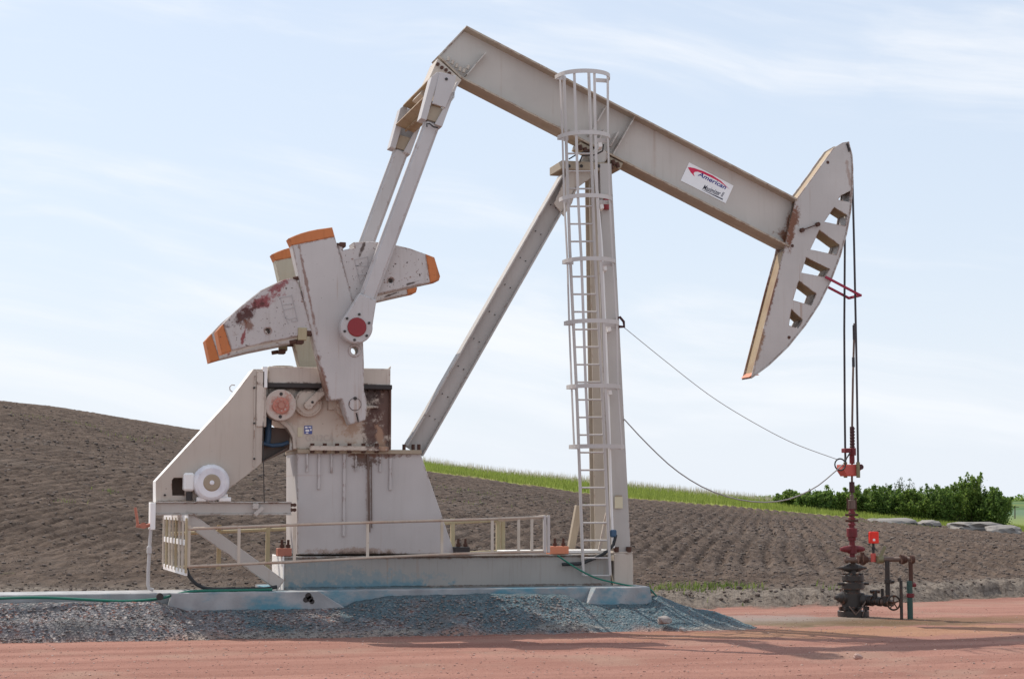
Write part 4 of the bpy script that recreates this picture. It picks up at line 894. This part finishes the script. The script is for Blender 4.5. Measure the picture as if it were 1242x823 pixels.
def ground_mat():
    m, nt, b = new_mat('ground'); g = G(nt)
    def at(n): x = g.n('ShaderNodeAttribute', attribute_name=n); return x.outputs['Fac']
    # red scoria pad: gravel speckle and tyre-drawn streaks
    st = g.noise(1.0, 5, .6, g.mapping((.10, 1.4, 1), rot=(0, 0, R(6))))
    sp = g.noise(26, 3, .7); sp2 = g.noise(75, 2, .6)
    red = g.mix(g.ramp(st, .32, .68), (.225,.108,.083), (.320,.166,.130))
    red = g.mix(g.ramp(g.noise(.5, 4), .5, .72), red, (.29,.175,.135))
    red = g.mix(g.math('MULTIPLY', g.ramp(sp, .58, .70), .7), red, (.13,.055,.045))
    red = g.mix(g.math('MULTIPLY', g.ramp(sp2, .6, .72), .7), red, (.48,.31,.255))
    # oily olive-brown stain round the wellhead
    nz = g.noise(1.3, 5, .65)
    for px, py, rx, ry, col, amt in ((1030,752,3.2,1.3,(.15,.115,.07),.9),(960,750,2.6,.9,(.19,.15,.12),.8),(1120,752,2.6,1.0,(.13,.085,.05),.9),(1200,748,2.4,.8,(.2,.11,.07),.7),(900,748,2.2,1.0,(.26,.21,.19),.7),(1060,764,4.5,1.1,(.33,.19,.10),.5)):
        c = PD(px, py, 2.05*2179/(py-610)); v = g.n('ShaderNodeVectorMath', operation='SUBTRACT'); g.L(g.position(), v.inputs[0]); v.inputs[1].default_value = (c.x, c.y, 0)
        sc = g.n('ShaderNodeVectorMath', operation='MULTIPLY'); g.L(v.outputs[0], sc.inputs[0]); sc.inputs[1].default_value = (1/rx, 1/ry, 0)
        ln = g.n('ShaderNodeVectorMath', operation='LENGTH'); g.L(sc.outputs[0], ln.inputs[0])
        k = g.math('ADD', ln.outputs[1], g.math('MULTIPLY', g.math('SUBTRACT', nz, .5), 2.4))
        red = g.mix(g.math('MULTIPLY', g.ramp(k, 1.15, .5), amt), red, col)
    so = g.mix(g.ramp(g.noise(2.2, 6, .7), .3, .7), (.040,.028,.022), (.105,.074,.057))
    so = g.mix(g.ramp(g.noise(9, 4, .7), .52, .72), so, (.175,.138,.115))
    so = g.mix(g.math('MULTIPLY', g.ramp(g.noise(.12, 3), .5, .7), .35), so, (.155,.128,.11))
    so = g.mix(g.math('MULTIPLY', g.ramp(g.noise(.9, 5, .7), .66, .72), .6), so, (.10,.12,.045))
    so = g.mix(g.math('MULTIPLY', at('bank'), .75), so, g.mix(g.ramp(g.noise(6, 5, .7), .4, .62), (.13,.115,.10), (.30,.27,.24)))
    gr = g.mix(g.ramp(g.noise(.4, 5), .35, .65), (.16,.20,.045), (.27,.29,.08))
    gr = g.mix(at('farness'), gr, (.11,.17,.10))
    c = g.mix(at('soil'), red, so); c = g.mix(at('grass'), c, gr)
    g.L(c, b.inputs['Base Color']); b.inputs['Roughness'].default_value = .95; b.inputs['Specular IOR Level'].default_value = .1
    row = g.mapping((6.0, .8, 1), src=g.mapping(rot=(0, 0, R(23.9))))
    rn = g.noise(1.0, 5, .68, row)
    so = g.mix(g.math('MULTIPLY', g.ramp(rn, .40, .62), .55), so, (.185,.138,.108))
    band = g.noise(1.0, 3, .5, g.mapping((.05, .7, 1), rot=(0, 0, R(-4))))
    so = g.mix(g.math('MULTIPLY', g.ramp(band, .45, .62), .55), so, (.052,.036,.028))
    so = g.mix(g.math('MULTIPLY', at('bank'), .8), so, g.mix(g.ramp(g.noise(7, 5, .7), .38, .60), (.115,.095,.08), (.26,.22,.185)))
    c = g.mix(at('soil'), red, so); c = g.mix(at('grass'), c, gr); g.L(c, b.inputs['Base Color'])
    h = g.math('ADD', g.math('MULTIPLY', g.math('ADD', g.noise(8, 5, .7), g.math('MULTIPLY', rn, 1.3)), .8), g.math('MULTIPLY', g.noise(30, 4, .7), .35))
    bp = g.n('ShaderNodeBump'); bp.inputs['Distance'].default_value = .085; g.L(g.math('ADD', g.math('MULTIPLY', at('soil'), .75), .16), bp.inputs['Strength']); g.L(h, bp.inputs['Height']); g.L(bp.outputs[0], b.inputs['Normal'])
    return m
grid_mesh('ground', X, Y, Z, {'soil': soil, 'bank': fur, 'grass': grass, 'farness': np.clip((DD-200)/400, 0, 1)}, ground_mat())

# gravel bank against the foundation
def bank_mat():
    m, nt, b = new_mat('grey_gravel'); g = G(nt)
    def at(n): x = g.n('ShaderNodeAttribute', attribute_name=n); return x.outputs['Fac']
    vo = g.n('ShaderNodeTexVoronoi'); g.L(g.position(), vo.inputs['Vector']); vo.inputs['Scale'].default_value = 26; 
    sv = g.n('ShaderNodeSeparateColor'); g.L(vo.outputs['Color'], sv.inputs[0])
    c = g.mix(sv.outputs[0], (.13,.13,.14), (.28,.265,.27)); c = g.mix(g.ramp(sv.outputs[1], .84, .92), c, (.42,.38,.36)); c = g.mix(g.ramp(sv.outputs[2], .8, .9), c, (.22,.12,.10))
    c = g.mix(g.ramp(g.noise(1.2, 4), .5, .7), c, (.17,.165,.165))
    c = g.mix(g.math('MULTIPLY', at('teal'), .62), c, (.055,.135,.165))
    c = g.mix(at('red'), c, (.35,.22,.18))
    c = g.mix(at('dust'), c, (.36,.32,.28))
    g.L(c, b.inputs['Base Color']); b.inputs['Roughness'].default_value = .95; b.inputs['Specular IOR Level'].default_value = .1
    h = g.math('ADD', vo.outputs['Distance'], g.math('MULTIPLY', g.noise(9, 5, .7), 1.2)); g.bump(h, b, .9, .04)
    return m
xs = np.concatenate([np.linspace(xl, P(-60, 730, -1.5).x, 60), np.arange(P(-60, 730, -1.5).x+.03, P(950, 745, -1.5).x, .03)])
ys_ = np.arange(-5.6, -1.18, .04); BX, BY = np.meshgrid(xs, ys_)
pxb = [P(0,0,-1.5).x]
def pxx(px): return P(px, 730, -1.5).x
topz = lambda y: P(500, y, -1.45).z
tz = np.interp(BX, [pxx(0), pxx(190), pxx(226), pxx(420), pxx(432), pxx(480), pxx(600), pxx(690), pxx(712), pxx(785), pxx(800), pxx(845), pxx(910)],
                  [topz(722), topz(722.5), topz(733), topz(732.5), topz(727), topz(720), topz(719), topz(721), topz(732), topz(733), topz(724), topz(741), topz(749)])
run = np.interp(BX, [pxx(0), pxx(300), pxx(560), pxx(650), pxx(780), pxx(900)], [1.0, 1.15, 1.25, 1.25, 1.35, 1.2])+(fbm(BX*.6, BX*0, 3, 61)-.5)*.5
f = np.clip((-1.45-BY)/run, 0, 1); prof = (1-f)**1.25
nzb = fbm(BX*1.6, BY*1.6, 4, 71)-.5; nz2 = fbm(BX*7, BY*7, 4, 73, .65)-.5
ridge = np.exp(-((f-.6)/.16)**2)*np.clip((pxx(330)-BX)/2, 0, 1)*.10*(.4+1.2*vnoise(BX*1.1, BX*0, 81))
edge = sst(pxx(935), pxx(860), BX)
BZ = (tz*prof+ridge+.16*nzb*(f > 0)*np.minimum(1, f*6)*(1-f))*edge+.05*nz2-.035-.06*(f >= 1)-.05*(1-edge)
tm = fbm(BX*1.9, BY*2.2, 6, 91, .62)
teal = sst(.48, .74, tm+.22*sst(pxx(380), pxx(640), BX)-.20*sst(pxx(360), pxx(120), BX)+.14*np.exp(-f*6)+.10*sst(pxx(690), pxx(800), BX))*(1-.75*sst(.75, 1, f))
redm = sst(.72, 1.0, f+(nzb)*.5); dust = .7*sst(.55, .7, fbm(BX*.7, BY*2.5, 4, 101))*sst(.5, .75, f)
grid_mesh('gravel_bank', BX, BY, BZ, {'teal': teal, 'red': redm, 'dust': dust}, bank_mat())
def bank_z(x, y):
    i = np.clip(np.searchsorted(xs, x), 0, len(xs)-1); j = np.clip(np.searchsorted(ys_, y), 0, len(ys_)-1); return BZ[j, i]

# ------------------------------------------------------------------ loose stones, clods, grass
ico = bmesh.new(); bmesh.ops.create_icosphere(ico, subdivisions=1, radius=1); IV = np.array([v.co[:] for v in ico.verts]); ico.verts.index_update(); IFc = np.array([[v.index for v in f_.verts] for f_ in ico.faces]); ico.free()
def scatter(name, pos, size, mat, flat=.7, seed=1, tilt=.6):
    r = np.random.default_rng(seed); n = len(pos)
    v = IV[None]*(1+.35*(r.random((n, len(IV), 1))-.5))*(np.stack([1+.5*r.random(n), 1+.2*r.random(n), flat*(.7+.5*r.random(n))], -1)*size[:, None])[:, None, :]
    a = r.random(n)*6.283; c, s_ = np.cos(a)[:, None], np.sin(a)[:, None]; x = v[..., 0]*c-v[..., 1]*s_; y = v[..., 0]*s_+v[..., 1]*c
    v = np.stack([x, y, v[..., 2]], -1)+pos[:, None, :]
    fc = (IFc[None]+(np.arange(n)*len(IV))[:, None, None]).reshape(-1, 3); me = bpy.data.meshes.new(name)
    me.from_pydata(v.reshape(-1, 3).tolist(), [], fc.tolist()); me.materials.append(M[mat]); o = bpy.data.objects.new(name, me); COL.objects.link(o); o['kind'] = 'stuff'; return o
n = 15000; r = np.random.default_rng(3)
sx = pxx(-60)+(pxx(900)-pxx(-60))*r.random(n); fy2 = r.random(n)**.9; sy = -1.5-1.9*fy2
pz = bank_z(sx, sy); ok = (pz > -.02) & ((sx < pxx(690)) | (r.random(n) < .35))
pos = np.stack([sx, sy, pz+.004], -1)[ok]; scatter('loose_gravel', pos, (.006+.017*r.random(len(pos))**3)*np.where(pos[:,0] > pxx(690), .7, 1), 'pebble', seed=5)
n = 11000; d = 2.05*2179/(125+r.random(n)*110); px = -40+1330*r.random(n); X_, Y_, Z_, so_, *_ = terrain(px, d); k = (so_ < .05)
scatter('pad_stones', np.stack([X_, Y_, Z_+.003], -1)[k], (.004+.014*r.random(n)**7)[k], 'redpebble', seed=6)
n = 15000; d = 36+ (r.random(n)**1.7)*75; px = -60+1370*r.random(n); X_, Y_, Z_, so_, *_ = terrain(px, d); k = so_ > .7
scatter('soil_clods', np.stack([X_, Y_, Z_+.01], -1)[k], ((.016+.055*r.random(n)**4)*np.clip(d/55, .7, 1.5))[k], 'clod', .8, seed=7)

def blades(name, pos, h, w, mat, seed=1, lean=.35, kind='stuff', parent=None):
    r = np.random.default_rng(seed); n = len(pos); a = r.random(n)*6.283; dx, dy = np.cos(a)*w, np.sin(a)*w
    lx, ly = (r.random(n)-.4)*lean*h, (r.random(n)-.5)*lean*h
    b0 = pos-np.stack([dx, dy, 0*dx+.03], -1); b1 = pos+np.stack([dx, dy, 0*dx-.03], -1); md0 = pos+np.stack([lx*.35-dx*.7, ly*.35-dy*.7, h*.6], -1); md1 = pos+np.stack([lx*.35+dx*.7, ly*.35+dy*.7, h*.6], -1); tp_ = pos+np.stack([lx, ly, h], -1)
    v = np.stack([b0, b1, md1, md0, tp_], 1).reshape(-1, 3); i = np.arange(n)*5
    fc = [(q, q+1, q+2, q+3) for q in i.tolist()]+[(q+3, q+2, q+4) for q in i.tolist()]
    me = bpy.data.meshes.new(name); me.from_pydata(v.tolist(), [], fc); me.materials.append(M[mat]); o = bpy.data.objects.new(name, me); COL.objects.link(o)
    if kind: o['kind'] = kind
    return o
n = 60000; px = -40+1350*r.random(n)**.9; dc_ = np.interp(px, XS, DC); wd = np.interp(px, [0, 260, 480, 1300], [2.0, 3, 27, 27]); d = dc_+26-wd*r.random(n)**1.1+.5; d = np.where(px < 470, dc_+26*r.random(n), d)
X_, Y_, Z_, so_, gr_, *_ = terrain(px, d); k = (gr_ > .5) & ((px > 430) | (r.random(n) < .006)); blades('grass', np.stack([X_, Y_, Z_], -1)[k], (.14+.30*r.random(n))[k], (.014+.016*r.random(n))[k], 'grass', seed=8)
n = 5200; px = 480+520*r.random(n); d = np.interp(px, XS, DC)+20+7*r.random(n); X_, Y_, Z_, *_ = terrain(px, d)
blades('seed_stalks', np.stack([X_, Y_, Z_], -1), .35+.45*r.random(n), .008+.008*r.random(n), 'straw', seed=9, lean=.2)
wp = []
for (px, dd, sp, cnt) in ((845, 37.5, 1.0, 160), (868, 37.8, .7, 90), (815, 37.3, .6, 60), (900, 37.6, .5, 40), (130, 60, .5, 25), (80, 55, .4, 16), (150, 95, 1.5, 70), (100, 100, 1.5, 60), (40, 100, 1.5, 40), (190, 100, 1, 30), (570, 95, 3, 90), (560, 80, 2, 40), (965, 120, 4, 90), (1010, 118, 4, 90), (1110, 122, 3, 90), (700, 100, 3, 40), (790, 36.6, .4, 40), (1000, 37.6, .5, 14)):
    q = np.array([px+sp*F/dd*r.normal(size=cnt)*.5, dd+sp*r.normal(size=cnt)*.6]); X_, Y_, Z_, *_ = terrain(q[0], q[1]); wp.append(np.stack([X_, Y_, Z_], -1))
wp = np.concatenate(wp); blades('weeds', wp, .05+.12*r.random(len(wp)), .007+.012*r.random(len(wp)), 'weed', seed=10, lean=1.2)

# single stones worth naming
def rock(name, px, py, Y, sx, sy, sz, mat, label, cat='rock', seed=1, onground=True, zoff=0):
    bm = bmesh.new(); bmesh.ops.create_icosphere(bm, subdivisions=3, radius=1); rr_ = np.random.default_rng(seed); o3 = rr_.random(3)*50
    for v in bm.verts:
        a = np.array([v.co.x, v.co.y]); k = 1+1.1*(float(fbm(np.array([v.co.x*1.3+o3[0]+v.co.z]), np.array([v.co.y*1.3+o3[1]-v.co.z*.7]), 3, seed)[0])-.5)
        c = Vector((math.copysign(abs(v.co.x)**.7, v.co.x), math.copysign(abs(v.co.y)**.7, v.co.y), math.copysign(abs(v.co.z)**.8, v.co.z)))
        v.co = Vector((c.x*sx*k, c.y*sy*k, c.z*sz*k))
    b = MB(); p = P(px, py, Y) if Y is not None else PD(px, py, zoff)
    for v in bm.verts: v.co += p
    b.from_bm(bm, False); return tag(b.build(name, mat, None), label, cat)
rock('rock', 805, 752, -2.5, .12, .10, .07, 'pebble', 'pale blocky stone on gravel toe right of the sloped block', seed=3)
rock('rock', 828, 763, -3.0, .05, .05, .03, 'pebble', 'small dark stone on red gravel right of pale blocky stone', seed=4)
rock('rock', 1040, 796, -9.6, .05, .05, .035, 'redpebble', 'small lone reddish stone on bare foreground gravel below the wellhead', seed=5)
for px, py, dd, sx, sy, sz, lab in ((1080,636,128,1.7,1.5,.50,'long low pale dirt mound at field edge below sparse grey shrub'), (1126,637,128,.75,.8,.36,'smallest pale dirt mound, between the two long mounds'), (1182,641,127,2.0,1.5,.5,'widest pale dirt mound below the dark right hand shrubs'), (1219,643,125,1.1,.9,.4,'pale block shaped mound at far right end of field edge')):
    rock('dirt_mound', px, py, None, sx, sy, sz, 'paledirt', lab, 'dirt mound', seed=px, zoff=dd)

# ------------------------------------------------------------------ shrubs beyond the field
def shrub(px, py_top, py_base, halfpx, d, label, style=0, seed=1):
    r = np.random.default_rng(seed); base = PD(px, py_base, d); Hh_ = (py_base-py_top)/2179*d*1.02; rw = 1.25*halfpx/2170*d
    t = thing('shrub', base, label, 'shrub', 'shrubs beyond the field'); stems = MB(); leaves = []
    ns = 50 if style != 1 else 34
    for i in range(ns):
        a = r.random()*6.283; rad = rw*math.sqrt(r.random())*.95; hgt = Hh_*(.48+.56*r.random()**.8)*(1-.30*(rad/rw)**2)
        if style == 2: hgt = Hh_*(.36+.68*r.random())*(1-.30*(rad/rw)**2)
        foot = base+Vector((math.cos(a)*rad*.35, math.sin(a)*rad*.35, -.1)); top = base+Vector((math.cos(a)*rad, math.sin(a)*rad, hgt))
        mid = (foot+top)/2+Vector((r.normal()*.12, r.normal()*.12, hgt*.12)); stems.tube([foot, mid, top], [.045, .028, .01], 5)
        # leaf clumps up the stem, thinning to a spiky tip
        m = int((270 if style != 1 else 60)); tt_ = r.random(m)**.75
        pts = np.array([foot+(mid-foot)*min(1, 2*q)+(top-mid)*max(0, 2*q-1) for q in tt_])
        spread = (.27 if style != 1 else .30)*(1.15-tt_**2*.95)
        pts += r.normal(size=(m, 3))*spread[:, None]*np.array([1, 1, .8]); leaves.append(pts)
    lp = np.concatenate(leaves); lp[:, 2] = np.maximum(lp[:, 2], base.z+.02)
    n = len(lp); s_ = (.04+.05*r.random(n))*(1 if style != 1 else .75)
    u = r.normal(size=(n, 3)); u /= np.linalg.norm(u, axis=1)[:, None]; w = np.cross(u, r.normal(size=(n, 3))); w /= np.linalg.norm(w, axis=1)[:, None]
    q = np.stack([lp-u*s_[:, None]*1.5, lp+w*s_[:, None]*.8, lp+u*s_[:, None]*1.5, lp-w*s_[:, None]*.8], 1).reshape(-1, 3)
    me = bpy.data.meshes.new('crown'); c = np.array(base); me.from_pydata((q-c).tolist(), [], (np.arange(4*n).reshape(n, 4)).tolist()); me.materials.append(M['paleleaf' if style == 1 else ('leaf', 'leafb', 'leafc')[seed % 3]])
    o = bpy.data.objects.new('crown', me); COL.objects.link(o); o.parent = t
    stems.build('stem', 'bark', t)
SH = [(962,595,619,20,148,'leftmost low green shrub on the skyline where the grass ends',0),(986,592,622,24,146,'low rounded green shrub left of the wellhead pipe',0),(1014,589,625,22,147,'green shrub right behind the wellhead stuffing box, left half',2),(1043,586,628,24,148,'green shrub just right of the wellhead stuffing box',2),(1070,588,631,24,147,'dense low green shrub at the foot of the sparse grey one',0),
      (1097,576,632,22,152,'sparse grey green shrub with thin open crown against the sky',1),(1110,593,634,24,146,'dense green shrub behind the small pale mound',0),(1134,586,637,24,147,'spiky green shrub between the sparse one and the tallest',2),(1158,582,639,24,148,'dark green shrub directly left of the tallest one',0),(1182,572,641,26,149,'tallest dark green shrub with bushy pointed top',2),(1206,590,642,18,147,'rightmost rounded dark shrub beside open far field',0)]
for i, (px, yt, yb, hw_, d, lab, sty) in enumerate(SH): shrub(px, yt, yb, hw_, d, lab, sty, 40+i)

# far hills, tree line, pole
hx = np.linspace(-1500, 2700, 160); hd = np.array([700, 1000, 1500, 2200, 3000, 3600, 4200.]); HX, HD = np.meshgrid(hx, hd)
hy = np.interp(hd, [700, 1000, 1500, 2200, 3000, 3600, 4200], [622, 617, 612.5, 609.5, 607.5, 607.8, 609])[:, None]+1.2*(fbm(HX*.004, HD*.001, 3, 5)-.5)
hz = CAM.z+HD*slv(hy); hz[0] = -8
HXw = CAM.x+HD*FH.x+RT.x*((HX-W0/2)/F*HD); HYw = CAM.y+HD*FH.y+RT.y*((HX-W0/2)/F*HD)
def hill_mat():
    m, nt, b = new_mat('far_fields'); g = G(nt)
    c = g.mix(g.ramp(g.noise(1, 3, .5, g.mapping((.0012, .004, 0))), .42, .58), (.10,.16,.085), (.17,.20,.08)); g.L(c, b.inputs['Base Color']); b.inputs['Roughness'].default_value = 1; b.inputs['Specular IOR Level'].default_value = 0
    return m
grid_mesh('hills', HXw, HYw, hz, {}, hill_mat())
r = np.random.default_rng(77); tl_ = []
for k in range(700):
    px = -200+1800*r.random(); d = 2900+300*r.random(); c = PD(px, 608.2, d); hgt = 6+6*r.random()*(.5+vnoise(np.array([px*.05]), np.array([0.]), 3)[0])
    m_ = 26; p = np.array(c)+r.normal(size=(m_, 3))*np.array([5, 5, 1.0]); p[:, 2] = c.z+r.random(m_)*hgt; tl_.append(p)
tp_ = np.concatenate(tl_); n = len(tp_); s_ = 1.5+1.5*r.random(n); u = r.normal(size=(n, 3)); u /= np.linalg.norm(u, axis=1)[:, None]; w = np.cross(u, r.normal(size=(n, 3))); w /= np.linalg.norm(w, axis=1)[:, None]
q = np.stack([tp_-u*s_[:, None], tp_+w*s_[:, None], tp_+u*s_[:, None], tp_-w*s_[:, None]], 1).reshape(-1, 3)
me = bpy.data.meshes.new('tree_line'); me.from_pydata(q.tolist(), [], np.arange(4*n).reshape(n, 4).tolist()); me.materials.append(M['leaf']); o = bpy.data.objects.new('tree_line', me); COL.objects.link(o); o['kind'] = 'stuff'
up_ = thing('utility_pole', PD(1231, 634, 420), 'slim distant utility pole in the green field right of the shrubs', 'utility pole')
b = MB(); a = PD(1231, 634, 420); c = PD(1231, 613, 420); b.tube([a, c], [.16, .11], 8); b.build('pole', 'bark', up_)
b = MB(); b.bar(c+Vector((-1, 0, -.3)), c+Vector((1, 0, -.3)), .12, .15); b.build('crossarm', 'bark', up_)

# ------------------------------------------------------------------ light, sky, air
SUN_EL, SUN_AZ = R(51), math.atan2(-.52, .85)      # azimuth measured from +Y towards +X
sd = Vector((math.sin(SUN_AZ)*math.cos(SUN_EL), math.cos(SUN_AZ)*math.cos(SUN_EL), math.sin(SUN_EL)))
ld = bpy.data.lights.new('sun', 'SUN'); ld.energy = 2.85; ld.angle = R(.6); ld.color = (1, .93, .83)
lo = bpy.data.objects.new('sun', ld); COL.objects.link(lo); lo.rotation_euler = sd.to_track_quat('Z', 'Y').to_euler()
wd_ = bpy.data.worlds.new('World'); scene.world = wd_; wd_.use_nodes = True; nt = wd_.node_tree; g = G(nt); bg = nt.nodes['Background']
sky = g.n('ShaderNodeTexSky'); sky.sky_type = 'NISHITA'; sky.sun_disc = False; sky.sun_elevation = SUN_EL; sky.sun_rotation = SUN_AZ % (2*math.pi); sky.dust_density = 1.5; sky.air_density = 1.0; sky.ozone_density = 1.0
tc = g.n('ShaderNodeTexCoord'); sep = g.n('ShaderNodeSeparateXYZ'); g.L(tc.outputs['Generated'], sep.inputs[0])
el = sep.outputs[2]
c = sky.outputs[0]
HAZE = (5.3, 5.9, 6.75); CLD = (6.7, 6.85, 7.1)
hz_f = g.ramp(el, .42, -.02)
c = g.mix(g.math('ADD', g.math('MULTIPLY', hz_f, .25), .60), c, HAZE)
dirv = tc.outputs['Generated']
nvec = g.mapping((1.4, 1.4, 13.0), src=g.mapping(rot=(0, R(-9), 0), src=dirv))
wv = g.n('ShaderNodeVectorMath', operation='ADD'); g.L(nvec, wv.inputs[0])
wn = g.n('ShaderNodeTexNoise'); wn.inputs['Scale'].default_value = 5; g.L(dirv, wn.inputs['Vector']); wm = g.n('ShaderNodeVectorMath', operation='SCALE'); g.L(wn.outputs['Color'], wm.inputs[0]); wm.inputs['Scale'].default_value = .5; g.L(wm.outputs[0], wv.inputs[1])
cl = g.noise(1.5, 7, .58, wv.outputs[0])
cl2 = g.noise(1.0, 2, .5, g.mapping((1.1, 1.1, 4), loc=(2.2, .7, .3), src=dirv))
c = g.mix(g.math('MULTIPLY', g.ramp(g.math('ADD', g.math('MULTIPLY', cl, .7), g.math('MULTIPLY', cl2, .4)), .50, .68), .85), c, CLD)
c = g.mix(g.math('MULTIPLY', g.ramp(el, .16, -.02), .6), c, (6.3, 6.6, 7.0))
g.L(c, bg.inputs[0]); bg.inputs[1].default_value = .10
vs = scene.view_settings; scene.display_settings.display_device = 'sRGB'; vs.view_transform = 'Standard'; vs.look = 'None'; vs.exposure = .55; vs.gamma = 1; vs.use_curve_mapping = False
